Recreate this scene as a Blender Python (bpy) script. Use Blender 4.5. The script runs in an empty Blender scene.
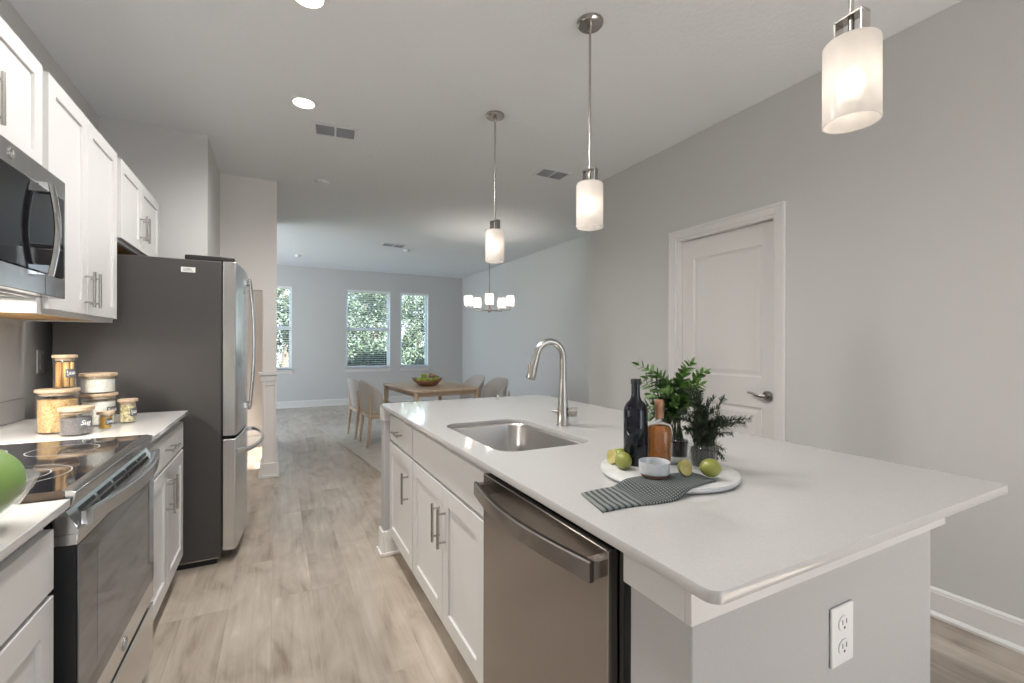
import bpy, bmesh, math, random
from mathutils import Vector, Matrix

PI = math.pi
sc = bpy.context.scene
C = sc.collection

# ------------------------------------------------------------------ camera
H = 2.776          # ceiling height
T = 0.892          # worktop height
EYE = 1.245
FPX = 452.124
YAW = math.radians(27.4936)
ROLL = math.radians(0.1064)
cam_d = bpy.data.cameras.new('camera')
cam_d.sensor_width = 36.0
cam_d.lens = FPX * 36.0 / 1024.0
cam_d.shift_y = 0.0030
cam_d.clip_start = 0.05
cam_d.clip_end = 200
cam = bpy.data.objects.new('camera', cam_d)
C.objects.link(cam)
cam.matrix_world = (Matrix.Translation((0, 0, EYE)) @ Matrix.Rotation(-YAW, 4, 'Z')
                    @ Matrix.Rotation(PI / 2, 4, 'X') @ Matrix.Rotation(ROLL, 4, 'Z'))
sc.camera = cam

# ------------------------------------------------------------------ world
world = bpy.data.worlds.new('world')
sc.world = world
world.use_nodes = True
wn = world.node_tree.nodes
wl = world.node_tree.links
bg = wn['Background']
tc = wn.new('ShaderNodeTexCoord')
sep = wn.new('ShaderNodeSeparateXYZ')
rmp = wn.new('ShaderNodeValToRGB')
rmp.color_ramp.elements[0].position = 0.0
rmp.color_ramp.elements[0].color = (0.80, 0.88, 0.95, 1)
rmp.color_ramp.elements[1].position = 0.5
rmp.color_ramp.elements[1].color = (0.36, 0.58, 0.90, 1)
wl.new(tc.outputs['Generated'], sep.inputs[0])
wl.new(sep.outputs['Z'], rmp.inputs[0])
wl.new(rmp.outputs[0], bg.inputs['Color'])
bg.inputs['Strength'].default_value = 2.0

# ------------------------------------------------------------------ exposure
sc.view_settings.view_transform = 'Standard'
sc.view_settings.look = 'None'
sc.view_settings.exposure = 1.07
sc.view_settings.gamma = 1.0
sc.view_settings.use_curve_mapping = False
try:
    sc.cycles.use_denoising = True
    sc.cycles.max_bounces = 10
    sc.cycles.diffuse_bounces = 5
    sc.cycles.glossy_bounces = 4
    sc.cycles.transmission_bounces = 8
    sc.cycles.transparent_max_bounces = 24
    sc.cycles.sample_clamp_indirect = 4.0
    sc.cycles.caustics_reflective = False
    sc.cycles.caustics_refractive = False
except Exception:
    pass


def area_light(name, loc, rot, sx, sy, power, col):
    d = bpy.data.lights.new(name, 'AREA')
    d.shape = 'RECTANGLE'
    d.size = sx
    d.size_y = sy
    d.energy = power
    d.color = col
    o = bpy.data.objects.new(name, d)
    o.location = loc
    o.rotation_euler = rot
    C.objects.link(o)
    return o


def spot_light(name, loc, target, power, ang, col, blend=0.6, rad=0.05):
    d = bpy.data.lights.new(name, 'SPOT')
    d.energy = power
    d.color = col
    d.spot_size = ang
    d.spot_blend = blend
    d.shadow_soft_size = rad
    o = bpy.data.objects.new(name, d)
    o.location = loc
    o.rotation_euler = (Vector(target) - Vector(loc)).to_track_quat('-Z', 'Y').to_euler()
    C.objects.link(o)
    return o


# added fill light at an invented side window, then the sun
area_light('side_fill_light', (-3.05, 8.05, 1.40), (PI / 2, 0, -PI / 2 - 0.95), 2.9, 2.1, 36, (0.84, 0.92, 1.0))
sun_d = bpy.data.lights.new('sun', 'SUN')
sun_d.energy = 19.0
sun_d.angle = 0.02
sun_d.color = (1.0, 0.99, 0.98)
sun_o = bpy.data.objects.new('sun', sun_d)
sun_o.rotation_euler = (math.radians(50), 0, 0)
C.objects.link(sun_o)

# ------------------------------------------------------------------ materials
MATS = {}


def mat(name, col, rough=0.5, metal=0.0, **kw):
    if name in MATS:
        return MATS[name]
    m = bpy.data.materials.new(name)
    m.use_nodes = True
    nt = m.node_tree
    b = nt.nodes['Principled BSDF']
    b.inputs['Base Color'].default_value = (*col, 1)
    b.inputs['Roughness'].default_value = rough
    b.inputs['Metallic'].default_value = metal
    if 'trans' in kw:
        b.inputs['Transmission Weight'].default_value = kw['trans']
    if 'ior' in kw:
        b.inputs['IOR'].default_value = kw['ior']
    if 'emit' in kw:
        b.inputs['Emission Color'].default_value = (*kw['emit'], 1)
        b.inputs['Emission Strength'].default_value = kw.get('estr', 1)
    if 'coat' in kw:
        b.inputs['Coat Weight'].default_value = kw['coat']
        b.inputs['Coat Roughness'].default_value = 0.05
    if 'spec' in kw:
        b.inputs['Specular IOR Level'].default_value = kw['spec']
    if 'sub' in kw:
        b.inputs['Subsurface Weight'].default_value = kw['sub']
        b.inputs['Subsurface Radius'].default_value = (0.02, 0.02, 0.01)
    MATS[name] = m
    return m


def noise_on(m, scale=20, bump=0.1, dist=0.002, mix=None, detail=4, stretch=None, colscale=None, rough=None):
    """add procedural bump and optional colour variation to a material"""
    nt = m.node_tree
    N, L = nt.nodes, nt.links
    b = N['Principled BSDF']
    t = N.new('ShaderNodeTexCoord')
    mp = N.new('ShaderNodeMapping')
    if stretch:
        mp.inputs['Scale'].default_value = stretch
    L.new(t.outputs['Object'], mp.inputs[0])
    n = N.new('ShaderNodeTexNoise')
    n.inputs['Scale'].default_value = scale
    n.inputs['Detail'].default_value = detail
    L.new(mp.outputs[0], n.inputs['Vector'])
    if bump:
        bp = N.new('ShaderNodeBump')
        bp.inputs['Strength'].default_value = bump
        bp.inputs['Distance'].default_value = dist
        L.new(n.outputs['Fac'], bp.inputs['Height'])
        L.new(bp.outputs[0], b.inputs['Normal'])
    if mix:
        n2 = n
        if colscale:
            n2 = N.new('ShaderNodeTexNoise')
            n2.inputs['Scale'].default_value = colscale
            n2.inputs['Detail'].default_value = 5
            L.new(mp.outputs[0], n2.inputs['Vector'])
        r = N.new('ShaderNodeValToRGB')
        r.color_ramp.elements[0].position = 0.32
        r.color_ramp.elements[1].position = 0.68
        r.color_ramp.elements[0].color = (*mix[0], 1)
        r.color_ramp.elements[1].color = (*mix[1], 1)
        L.new(n2.outputs['Fac'], r.inputs[0])
        L.new(r.outputs[0], b.inputs['Base Color'])
    return m


M_wall = noise_on(mat('wall_paint', (0.625, 0.62, 0.61), 0.75, spec=0.25), 140, 0.25, 0.002)
M_ceil = noise_on(mat('ceiling_paint', (0.80, 0.815, 0.835), 0.9, spec=0.2), 38, 0.45, 0.006, detail=5)
M_cream_lit = noise_on(mat('cream_paint_lit', (0.84, 0.805, 0.775), 0.75, spec=0.25), 140, 0.25, 0.002)  # cream, raised lighter to stand in for light missing on these walls
M_trim = mat('trim_paint', (0.78, 0.765, 0.745), 0.35)
M_cab = mat('cabinet_paint', (0.635, 0.628, 0.62), 0.32)
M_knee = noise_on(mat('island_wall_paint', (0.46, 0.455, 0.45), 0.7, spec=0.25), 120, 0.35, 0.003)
M_quartz = noise_on(mat('white_quartz', (0.74, 0.715, 0.695), 0.05, ior=1.62), 220, 0.0, 0.001,
                    mix=((0.515, 0.505, 0.495), (0.545, 0.535, 0.525)), detail=3)
M_steel = mat('stainless_steel', (0.68, 0.68, 0.68), 0.22, 1.0)
noise_on(M_steel, 60, 0.04, 0.001, mix=((0.66, 0.655, 0.65), (0.73, 0.725, 0.72)), stretch=(60, 1.0, 60))
M_steel2 = mat('dark_stainless_steel', (0.40, 0.365, 0.34), 0.24, 1.0)
noise_on(M_steel2, 60, 0.04, 0.001, mix=((0.36, 0.33, 0.31), (0.43, 0.395, 0.37)), stretch=(1, 1.0, 60))
M_sink = mat('sink_steel', (0.60, 0.585, 0.57), 0.26, 1.0)
M_nickel = mat('brushed_nickel', (0.46, 0.44, 0.41), 0.27, 1.0)
M_chrome = mat('chrome', (0.75, 0.75, 0.75), 0.10, 1.0)
M_blackg = mat('black_glass', (0.010, 0.010, 0.012), 0.05, ior=1.42)
M_oveng = mat('oven_glass', (0.05, 0.05, 0.055), 0.03, ior=2.1)
M_black = mat('black_plastic', (0.012, 0.012, 0.013), 0.4)
M_fridge = noise_on(mat('fridge_side_paint', (0.055, 0.050, 0.048), 0.42), 500, 0.2, 0.0008)
M_raww = noise_on(mat('raw_wood', (0.62, 0.38, 0.17), 0.6), 12, 0.05, 0.001,
                  mix=((0.55, 0.32, 0.13), (0.70, 0.46, 0.23)), stretch=(8, 1, 8))
M_oak = noise_on(mat('light_oak', (0.47, 0.34, 0.23), 0.5), 9, 0.05, 0.001,
                 mix=((0.46, 0.34, 0.235), (0.60, 0.46, 0.335)), stretch=(7, 1, 7))
M_lid = noise_on(mat('lid_wood', (0.60, 0.46, 0.33), 0.55), 14, 0.05, 0.001,
                 mix=((0.38, 0.28, 0.19), (0.50, 0.385, 0.27)), stretch=(1, 9, 1))
M_fabric = noise_on(mat('oat_fabric', (0.42, 0.385, 0.36), 0.95, spec=0.1), 300, 0.4, 0.002,
                    mix=((0.47, 0.44, 0.415), (0.56, 0.525, 0.495)))
M_rug = noise_on(mat('rug_wool', (0.50, 0.48, 0.45), 0.95, spec=0.1), 160, 0.6, 0.006,
                 mix=((0.46, 0.43, 0.385), (0.64, 0.60, 0.545)), stretch=(1, 6, 1), colscale=7)
M_white_pl = mat('white_plastic', (0.78, 0.78, 0.78), 0.35)
M_slot = mat('socket_slot', (0.12, 0.12, 0.12), 0.6)
M_vinyl = mat('window_vinyl', (0.86, 0.87, 0.88), 0.4)
M_blind = mat('blind_slat', (0.84, 0.86, 0.88), 0.5)
M_shade = mat('frosted_glass', (0.96, 0.94, 0.91), 0.45, sub=0.0)
M_bulb = mat('bulb_glow', (1, 1, 1), 0.5, emit=(1.0, 0.90, 0.78), estr=3.8)
M_bulb2 = mat('chandelier_bulb_glow', (1, 1, 1), 0.5, emit=(1.0, 0.92, 0.82), estr=80)
M_can = mat('downlight_lens', (1, 1, 1), 0.5, emit=(1.0, 0.90, 0.80), estr=9)
M_ventd = mat('vent_dark', (0.18, 0.19, 0.22), 0.7)
M_logo = mat('emblem_metal', (0.70, 0.70, 0.70), 0.2, 1.0)
M_paper = mat('white_paper', (0.80, 0.80, 0.78), 0.7)
M_lab = mat('slate_label', (0.10, 0.105, 0.115), 0.6)
M_ink = mat('white_ink', (0.85, 0.85, 0.85), 0.6)
M_line = mat('hob_marking', (0.16, 0.16, 0.165), 0.4)
M_lime = noise_on(mat('lime_skin', (0.33, 0.37, 0.06), 0.35), 60, 0.25, 0.001,
                  mix=((0.19, 0.22, 0.035), (0.34, 0.34, 0.085)), colscale=9)
M_flesh = noise_on(mat('lime_flesh', (0.55, 0.50, 0.17), 0.35), 30, 0.1, 0.001,
                   mix=((0.36, 0.31, 0.09), (0.55, 0.48, 0.20)))
M_apple = noise_on(mat('green_apple', (0.28, 0.40, 0.05), 0.3), 8, 0.0, 0.001,
                   mix=((0.20, 0.34, 0.03), (0.42, 0.50, 0.09)))
M_pear = noise_on(mat('russet_skin', (0.36, 0.20, 0.11), 0.5), 8, 0.0, 0.001,
                  mix=((0.28, 0.14, 0.07), (0.45, 0.28, 0.16)))
M_green = noise_on(mat('bright_green_skin', (0.16, 0.32, 0.04), 0.42), 3, 0.0, 0.001,
                   mix=((0.15, 0.27, 0.06), (0.24, 0.36, 0.11)))
M_stone = noise_on(mat('pale_marble', (0.66, 0.66, 0.65), 0.25), 14, 0.0, 0.001,
                   mix=((0.55, 0.555, 0.56), (0.70, 0.70, 0.69)), detail=8)
M_cer = noise_on(mat('grey_glaze', (0.50, 0.52, 0.54), 0.3), 60, 0.05, 0.001,
                 mix=((0.44, 0.46, 0.48), (0.56, 0.58, 0.60)))
M_terra = mat('brown_clay', (0.20, 0.10, 0.06), 0.7)
M_bottle = mat('black_bottle_glass', (0.008, 0.009, 0.014), 0.05, ior=1.45)
M_copper = mat('copper_foil', (0.50, 0.27, 0.17), 0.35, 0.7)
M_leaf = noise_on(mat('leaf_green', (0.06, 0.16, 0.03), 0.4), 30, 0.0, 0.001,
                  mix=((0.03, 0.09, 0.018), (0.14, 0.27, 0.055)))
M_leafd = noise_on(mat('rosemary_green', (0.025, 0.04, 0.022), 0.6), 40, 0.0, 0.001,
                   mix=((0.012, 0.022, 0.012), (0.045, 0.065, 0.035)))
M_stem = mat('stem_brown', (0.05, 0.07, 0.03), 0.7)
M_soil = mat('dark_soil', (0.015, 0.013, 0.012), 0.9)
M_bowlw = noise_on(mat('bowl_wood', (0.25, 0.12, 0.05), 0.45), 20, 0.0, 0.001,
                   mix=((0.19, 0.085, 0.035), (0.33, 0.17, 0.08)))
M_bark = mat('bark', (0.12, 0.09, 0.07), 0.9)


def glass_mat(name, tint=(1, 1, 1), rough=0.0, mixf=0.86, ior=1.45):
    """thin-walled clear glass: straight-through transmission with fresnel reflection"""
    m = bpy.data.materials.new(name)
    m.use_nodes = True
    N, L = m.node_tree.nodes, m.node_tree.links
    out = N['Material Output']
    N.remove(N['Principled BSDF'])
    tr = N.new('ShaderNodeBsdfTransparent')
    tr.inputs[0].default_value = (*tint, 1)
    gl = N.new('ShaderNodeBsdfGlossy')
    gl.inputs['Roughness'].default_value = rough
    gl.inputs[0].default_value = (1, 1, 1, 1)
    lw = N.new('ShaderNodeLayerWeight')
    lw.inputs[0].default_value = 0.5
    pw = N.new('ShaderNodeMath')
    pw.operation = 'POWER'
    pw.inputs[1].default_value = 4.0
    L.new(lw.outputs['Facing'], pw.inputs[0])
    fr = N.new('ShaderNodeMath')
    fr.operation = 'MULTIPLY_ADD'
    fr.inputs[1].default_value = 0.55
    fr.inputs[2].default_value = 0.04
    L.new(pw.outputs[0], fr.inputs[0])
    mx = N.new('ShaderNodeMixShader')
    L.new(fr.outputs[0], mx.inputs[0])
    L.new(tr.outputs[0], mx.inputs[1])
    L.new(gl.outputs[0], mx.inputs[2])
    L.new(mx.outputs[0], out.inputs[0])
    MATS[name] = m
    return m


M_glass = glass_mat('clear_glass', (0.965, 0.975, 0.975))
M_pane = glass_mat('window_glass', (0.95, 0.97, 0.98), ior=1.3)
M_amber = mat('amber_spirit', (0.50, 0.19, 0.05), 0.05, trans=0.8, ior=1.34)
M_rice = noise_on(mat('white_rice', (0.70, 0.68, 0.62), 0.8), 140, 0.8, 0.004,
                  mix=((0.66, 0.63, 0.56), (0.90, 0.88, 0.82)))
M_cereal = noise_on(mat('golden_grain', (0.55, 0.33, 0.13), 0.8), 150, 0.9, 0.004,
                    mix=((0.36, 0.19, 0.06), (0.74, 0.50, 0.24)))
M_dark = noise_on(mat('dark_seeds', (0.13, 0.11, 0.11), 0.8), 160, 0.8, 0.003,
                  mix=((0.09, 0.08, 0.08), (0.20, 0.17, 0.17)))
M_honey = mat('golden_honey', (0.72, 0.38, 0.04), 0.3)
M_beans = noise_on(mat('mixed_pasta', (0.55, 0.46, 0.25), 0.7), 90, 1.0, 0.005,
                   mix=((0.30, 0.24, 0.10), (0.80, 0.70, 0.42)), detail=1)
M_spag = noise_on(mat('spaghetti', (0.68, 0.40, 0.13), 0.6), 60, 0.6, 0.004,
                  mix=((0.42, 0.20, 0.05), (0.85, 0.58, 0.24)), stretch=(1, 1, 0.03), detail=1)


def shade_glass():
    m = bpy.data.materials.new('frosted_shade_glass')
    m.use_nodes = True
    N, L = m.node_tree.nodes, m.node_tree.links
    out = N['Material Output']
    N.remove(N['Principled BSDF'])
    tl = N.new('ShaderNodeBsdfTranslucent')
    tl.inputs[0].default_value = (0.74, 0.71, 0.68, 1)
    df = N.new('ShaderNodeBsdfDiffuse')
    df.inputs[0].default_value = (0.90, 0.88, 0.86, 1)
    tr = N.new('ShaderNodeBsdfTransparent')
    tr.inputs[0].default_value = (1, 0.98, 0.96, 1)
    m1 = N.new('ShaderNodeMixShader')
    m1.inputs[0].default_value = 0.55
    L.new(tl.outputs[0], m1.inputs[1])
    L.new(df.outputs[0], m1.inputs[2])
    m2 = N.new('ShaderNodeMixShader')
    m2.inputs[0].default_value = 0.26
    L.new(m1.outputs[0], m2.inputs[1])
    L.new(tr.outputs[0], m2.inputs[2])
    gl = N.new('ShaderNodeBsdfGlossy')
    gl.inputs['Roughness'].default_value = 0.25
    m3 = N.new('ShaderNodeMixShader')
    m3.inputs[0].default_value = 0.04
    L.new(m2.outputs[0], m3.inputs[1])
    L.new(gl.outputs[0], m3.inputs[2])
    L.new(m3.outputs[0], out.inputs[0])
    return m


M_frost = shade_glass()


def floor_mat():
    m = bpy.data.materials.new('oak_plank_floor')
    m.use_nodes = True
    N, L = m.node_tree.nodes, m.node_tree.links
    b = N['Principled BSDF']
    tcn = N.new('ShaderNodeTexCoord')
    mp = N.new('ShaderNodeMapping')
    mp.inputs['Rotation'].default_value = (0, 0, PI / 2)
    mp.inputs['Location'].default_value = (0.3, 0.07, 0)
    L.new(tcn.outputs['Object'], mp.inputs[0])
    br = N.new('ShaderNodeTexBrick')
    br.offset = 0.37
    br.offset_frequency = 3
    br.inputs['Scale'].default_value = 1.0
    br.inputs['Brick Width'].default_value = 1.22
    br.inputs['Row Height'].default_value = 0.18
    br.inputs['Mortar Size'].default_value = 0.0007
    br.inputs['Mortar Smooth'].default_value = 0.2
    br.inputs['Bias'].default_value = 0.0
    br.inputs['Color1'].default_value = (0, 0, 0, 1)
    br.inputs['Color2'].default_value = (1, 1, 1, 1)
    br.inputs['Mortar'].default_value = (0.5, 0.5, 0.5, 1)
    L.new(mp.outputs[0], br.inputs['Vector'])
    # grain: stretched noise, offset per plank
    ad = N.new('ShaderNodeVectorMath')
    ad.operation = 'MULTIPLY_ADD'
    ad.inputs[1].default_value = (7, 5, 3)
    L.new(br.outputs['Color'], ad.inputs[0])
    L.new(tcn.outputs['Object'], ad.inputs[2])
    mp2 = N.new('ShaderNodeMapping')
    mp2.inputs['Scale'].default_value = (16, 1.1, 1)
    L.new(ad.outputs[0], mp2.inputs[0])
    n1 = N.new('ShaderNodeTexNoise')
    n1.inputs['Scale'].default_value = 1.6
    n1.inputs['Detail'].default_value = 9
    n1.inputs['Roughness'].default_value = 0.62
    n1.inputs['Distortion'].default_value = 0.6
    L.new(mp2.outputs[0], n1.inputs['Vector'])
    mp3 = N.new('ShaderNodeMapping')
    mp3.inputs['Scale'].default_value = (3.6, 1.5, 1)
    L.new(ad.outputs[0], mp3.inputs[0])
    n2 = N.new('ShaderNodeTexNoise')
    n2.inputs['Scale'].default_value = 1.5
    n2.inputs['Detail'].default_value = 6
    n2.inputs['Distortion'].default_value = 1.2
    L.new(mp3.outputs[0], n2.inputs['Vector'])
    r1 = N.new('ShaderNodeValToRGB')
    e = r1.color_ramp.elements
    e[0].position = 0.31
    e[0].color = (0.235, 0.18, 0.135, 1)
    e[1].position = 0.69
    e[1].color = (0.62, 0.555, 0.48, 1)
    k = e.new(0.46)
    k.color = (0.42, 0.355, 0.29, 1)
    k = e.new(0.60)
    k.color = (0.52, 0.455, 0.385, 1)
    mixf = N.new('ShaderNodeMath')
    mixf.operation = 'MULTIPLY_ADD'
    mixf.inputs[1].default_value = 0.42
    L.new(n1.outputs['Fac'], mixf.inputs[0])
    m2_ = N.new('ShaderNodeMath')
    m2_.operation = 'MULTIPLY'
    m2_.inputs[1].default_value = 0.58
    L.new(n2.outputs['Fac'], m2_.inputs[0])
    L.new(m2_.outputs[0], mixf.inputs[2])
    L.new(mixf.outputs[0], r1.inputs[0])
    # per plank tone
    hs = N.new('ShaderNodeHueSaturation')
    mr = N.new('ShaderNodeMapRange')
    mr.inputs['To Min'].default_value = 0.93
    mr.inputs['To Max'].default_value = 1.06
    sepc = N.new('ShaderNodeSeparateColor')
    L.new(br.outputs['Color'], sepc.inputs[0])
    L.new(sepc.outputs[0], mr.inputs['Value'])
    L.new(mr.outputs[0], hs.inputs['Value'])
    L.new(r1.outputs[0], hs.inputs['Color'])
    mm = N.new('ShaderNodeMixRGB')
    mm.inputs['Color2'].default_value = (0.14, 0.11, 0.085, 1)
    mf = N.new('ShaderNodeMath')
    mf.operation = 'MULTIPLY'
    mf.inputs[1].default_value = 0.32
    L.new(br.outputs['Fac'], mf.inputs[0])
    L.new(mf.outputs[0], mm.inputs['Fac'])
    L.new(hs.outputs[0], mm.inputs['Color1'])
    L.new(mm.outputs[0], b.inputs['Base Color'])
    b.inputs['Roughness'].default_value = 0.30
    bp = N.new('ShaderNodeBump')
    bp.inputs['Strength'].default_value = 0.12
    bp.inputs['Distance'].default_value = 0.002
    L.new(n1.outputs['Fac'], bp.inputs['Height'])
    L.new(bp.outputs[0], b.inputs['Normal'])
    return m


M_floor = floor_mat()


def towel_mat():
    m = bpy.data.materials.new('striped_linen')
    m.use_nodes = True
    N, L = m.node_tree.nodes, m.node_tree.links
    b = N['Principled BSDF']
    b.inputs['Roughness'].default_value = 0.95
    uv = N.new('ShaderNodeUVMap')
    sp = N.new('ShaderNodeSeparateXYZ')
    L.new(uv.outputs[0], sp.inputs[0])

    def wave(out, freq, thr):
        a = N.new('ShaderNodeMath'); a.operation = 'MULTIPLY'; a.inputs[1].default_value = freq
        L.new(out, a.inputs[0])
        f = N.new('ShaderNodeMath'); f.operation = 'FRACT'
        L.new(a.outputs[0], f.inputs[0])
        g = N.new('ShaderNodeMath'); g.operation = 'GREATER_THAN'; g.inputs[1].default_value = thr
        L.new(f.outputs[0], g.inputs[0])
        return g.outputs[0]
    w1 = wave(sp.outputs['X'], 46, 0.5)     # fine weave along length
    w2 = wave(sp.outputs['Y'], 19, 0.6)
    w3 = wave(sp.outputs['X'], 21, 0.55)      # broad bands near the end
    lt = N.new('ShaderNodeMath'); lt.operation = 'LESS_THAN'; lt.inputs[1].default_value = 0.30
    L.new(sp.outputs['X'], lt.inputs[0])
    mul = N.new('ShaderNodeMath'); mul.operation = 'MAXIMUM'
    L.new(w1, mul.inputs[0]); L.new(w2, mul.inputs[1])
    mx = N.new('ShaderNodeMix')
    L.new(lt.outputs[0], mx.inputs['Factor'])
    L.new(mul.outputs[0], mx.inputs[2])
    L.new(w3, mx.inputs[3])
    r = N.new('ShaderNodeMixRGB')
    r.inputs['Color1'].default_value = (0.20, 0.22, 0.205, 1)
    r.inputs['Color2'].default_value = (0.045, 0.055, 0.06, 1)
    L.new(mx.outputs[0], r.inputs['Fac'])
    L.new(r.outputs[0], b.inputs['Base Color'])
    return m


M_towel = towel_mat()

# ------------------------------------------------------------------ helpers
ORIG = {}


def origin_of(o):
    return ORIG.get(o.name, Vector((0, 0, 0))) if o else Vector((0, 0, 0))


def thing(name, label, cat, loc=(0, 0, 0), rotz=0.0, group=None, kind=None):
    o = bpy.data.objects.new(name, None)
    C.objects.link(o)
    o.empty_display_size = 0.1
    o.location = loc
    o.rotation_euler = (0, 0, rotz)
    ORIG[o.name] = Vector(loc)
    o['label'] = label
    o['category'] = cat
    if group:
        o['group'] = group
    if kind:
        o['kind'] = kind
    return o


def tag(o, label, cat, group=None, kind=None):
    o['label'] = label
    o['category'] = cat
    if group:
        o['group'] = group
    if kind:
        o['kind'] = kind
    return o


class G:
    """collects shapes (world coordinates) and builds them as one mesh object"""

    def __init__(self):
        self.bm = bmesh.new()

    def box(self, x0, x1, y0, y1, z0, z1):
        if x0 > x1: x0, x1 = x1, x0
        if y0 > y1: y0, y1 = y1, y0
        if z0 > z1: z0, z1 = z1, z0
        v = [self.bm.verts.new(p) for p in ((x0, y0, z0), (x1, y0, z0), (x1, y1, z0), (x0, y1, z0),
                                            (x0, y0, z1), (x1, y0, z1), (x1, y1, z1), (x0, y1, z1))]
        for f in ((0, 3, 2, 1), (4, 5, 6, 7), (0, 1, 5, 4), (1, 2, 6, 5), (2, 3, 7, 6), (3, 0, 4, 7)):
            self.bm.faces.new([v[i] for i in f])
        return self

    def prism(self, pts, lo, hi, axis='z'):
        """pts 2D polygon; axis = extrusion axis; 2D coords are the remaining axes in xyz order"""
        def mk(p, t):
            if axis == 'z': return (p[0], p[1], t)
            if axis == 'y': return (p[0], t, p[1])
            return (t, p[0], p[1])
        a = [self.bm.verts.new(mk(p, lo)) for p in pts]
        b = [self.bm.verts.new(mk(p, hi)) for p in pts]
        n = len(pts)
        self.bm.faces.new(a)
        self.bm.faces.new(list(reversed(b)))
        for i in range(n):
            self.bm.faces.new([a[i], b[i], b[(i + 1) % n], a[(i + 1) % n]])
        return self

    def lathe(self, prof, c=(0, 0, 0), seg=32, sx=1.0, sy=1.0):
        """prof list of (r,z); closed at r=0"""
        rings = []
        for r, z in prof:
            if r < 1e-6:
                rings.append([self.bm.verts.new((c[0], c[1], c[2] + z))])
            else:
                rings.append([self.bm.verts.new((c[0] + sx * r * math.cos(2 * PI * i / seg),
                                                 c[1] + sy * r * math.sin(2 * PI * i / seg), c[2] + z))
                              for i in range(seg)])
        for a, b in zip(rings[:-1], rings[1:]):
            for i in range(seg):
                j = (i + 1) % seg
                if len(a) == 1 and len(b) == 1:
                    continue
                if len(a) == 1:
                    self.bm.faces.new([a[0], b[j], b[i]])
                elif len(b) == 1:
                    self.bm.faces.new([a[i], a[j], b[0]])
                else:
                    self.bm.faces.new([a[i], a[j], b[j], b[i]])
        return self

    def sweep(self, path, prof, up=(0, 0, 1), cap=True, scale=None):
        """sweep closed 2D profile (side, up) along a polyline"""
        P = [Vector(p) for p in path]
        up = Vector(up)
        rings = []
        for i, p in enumerate(P):
            if i == 0: t = P[1] - P[0]
            elif i == len(P) - 1: t = P[-1] - P[-2]
            else: t = (P[i + 1] - P[i]).normalized() + (P[i] - P[i - 1]).normalized()
            t.normalize()
            s = t.cross(up)
            if s.length < 1e-4:
                s = t.cross(Vector((1, 0, 0)))
            s.normalize()
            u = s.cross(t).normalized()
            k = scale[i] if scale else 1.0
            rings.append([self.bm.verts.new(p + s * (a * k) + u * (b * k)) for a, b in prof])
        n = len(prof)
        for a, b in zip(rings[:-1], rings[1:]):
            for i in range(n):
                j = (i + 1) % n
                self.bm.faces.new([a[i], a[j], b[j], b[i]])
        if cap:
            self.bm.faces.new(list(reversed(rings[0])))
            self.bm.faces.new(rings[-1])
        return self

    def tube(self, path, r, seg=12, scale=None):
        prof = [(r * math.cos(2 * PI * i / seg), r * math.sin(2 * PI * i / seg)) for i in range(seg)]
        P = [Vector(p) for p in path]
        d = (P[-1] - P[0])
        up = (0, 0, 1)
        if abs(d.normalized().z) > 0.95 if d.length > 1e-6 else False:
            up = (0, 1, 0)
        return self.sweep(path, prof, up=up, scale=scale)

    def cyl(self, p0, p1, r, seg=20, r2=None):
        return self.tube([p0, p1], r, seg, scale=[1.0, (r2 / r) if r2 is not None else 1.0])

    def ball(self, c, r, seg=20, rings=12, s=(1, 1, 1), rot=None):
        b2 = bmesh.new()
        bmesh.ops.create_uvsphere(b2, u_segments=seg, v_segments=rings, radius=r)
        m = Matrix.Translation(c) @ (rot.to_4x4() if rot else Matrix.Identity(4)) @ Matrix.Diagonal((*s, 1))
        vm = {}
        for v in b2.verts:
            vm[v] = self.bm.verts.new(m @ v.co)
        for f in b2.faces:
            self.bm.faces.new([vm[v] for v in f.verts])
        b2.free()
        return self

    def build(self, name, material, parent=None, bevel=0.0, smooth=False, recalc=True, seg=2, weld=False):
        bm = self.bm
        if weld:
            bmesh.ops.remove_doubles(bm, verts=bm.verts, dist=1e-5)
        if recalc:
            bmesh.ops.recalc_face_normals(bm, faces=bm.faces)
        off = origin_of(parent)
        # own origin = bottom centre of the shape
        xs = [v.co for v in bm.verts]
        if parent is None:
            lo = Vector((min(v.x for v in xs), min(v.y for v in xs), min(v.z for v in xs)))
            hi = Vector((max(v.x for v in xs), max(v.y for v in xs), max(v.z for v in xs)))
            o0 = Vector(((lo.x + hi.x) / 2, (lo.y + hi.y) / 2, lo.z))
        else:
            o0 = off
        for v in bm.verts:
            v.co -= o0
        me = bpy.data.meshes.new(name)
        bm.to_mesh(me)
        bm.free()
        o = bpy.data.objects.new(name, me)
        C.objects.link(o)
        if parent is not None:
            o.parent = parent
        else:
            o.location = o0
        ORIG[o.name] = o0
        me.materials.append(material)
        if smooth:
            for p in me.polygons:
                p.use_smooth = True
            if smooth != 'all':
                try:
                    me.set_sharp_from_angle(angle=math.radians(40))
                except Exception:
                    pass
        if bevel:
            md = o.modifiers.new('bevel', 'BEVEL')
            md.width = bevel
            md.segments = seg
            md.limit_method = 'ANGLE'
            md.angle_limit = math.radians(40)
            for p in me.polygons:
                p.use_smooth = True
            try:
                me.set_sharp_from_angle(angle=math.radians(50))
            except Exception:
                pass
            md.harden_normals = False
        return o


def B(name, m, parent, dims, bevel=0.0):
    return G().box(*dims).build(name, m, parent, bevel)


def copy_tree(o, parent=None, **props):
    c = o.copy()
    C.objects.link(c)
    c.parent = parent
    for k, v in props.items():
        c[k] = v
    for ch in list(o.children):
        copy_tree(ch, c)
    return c


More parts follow.
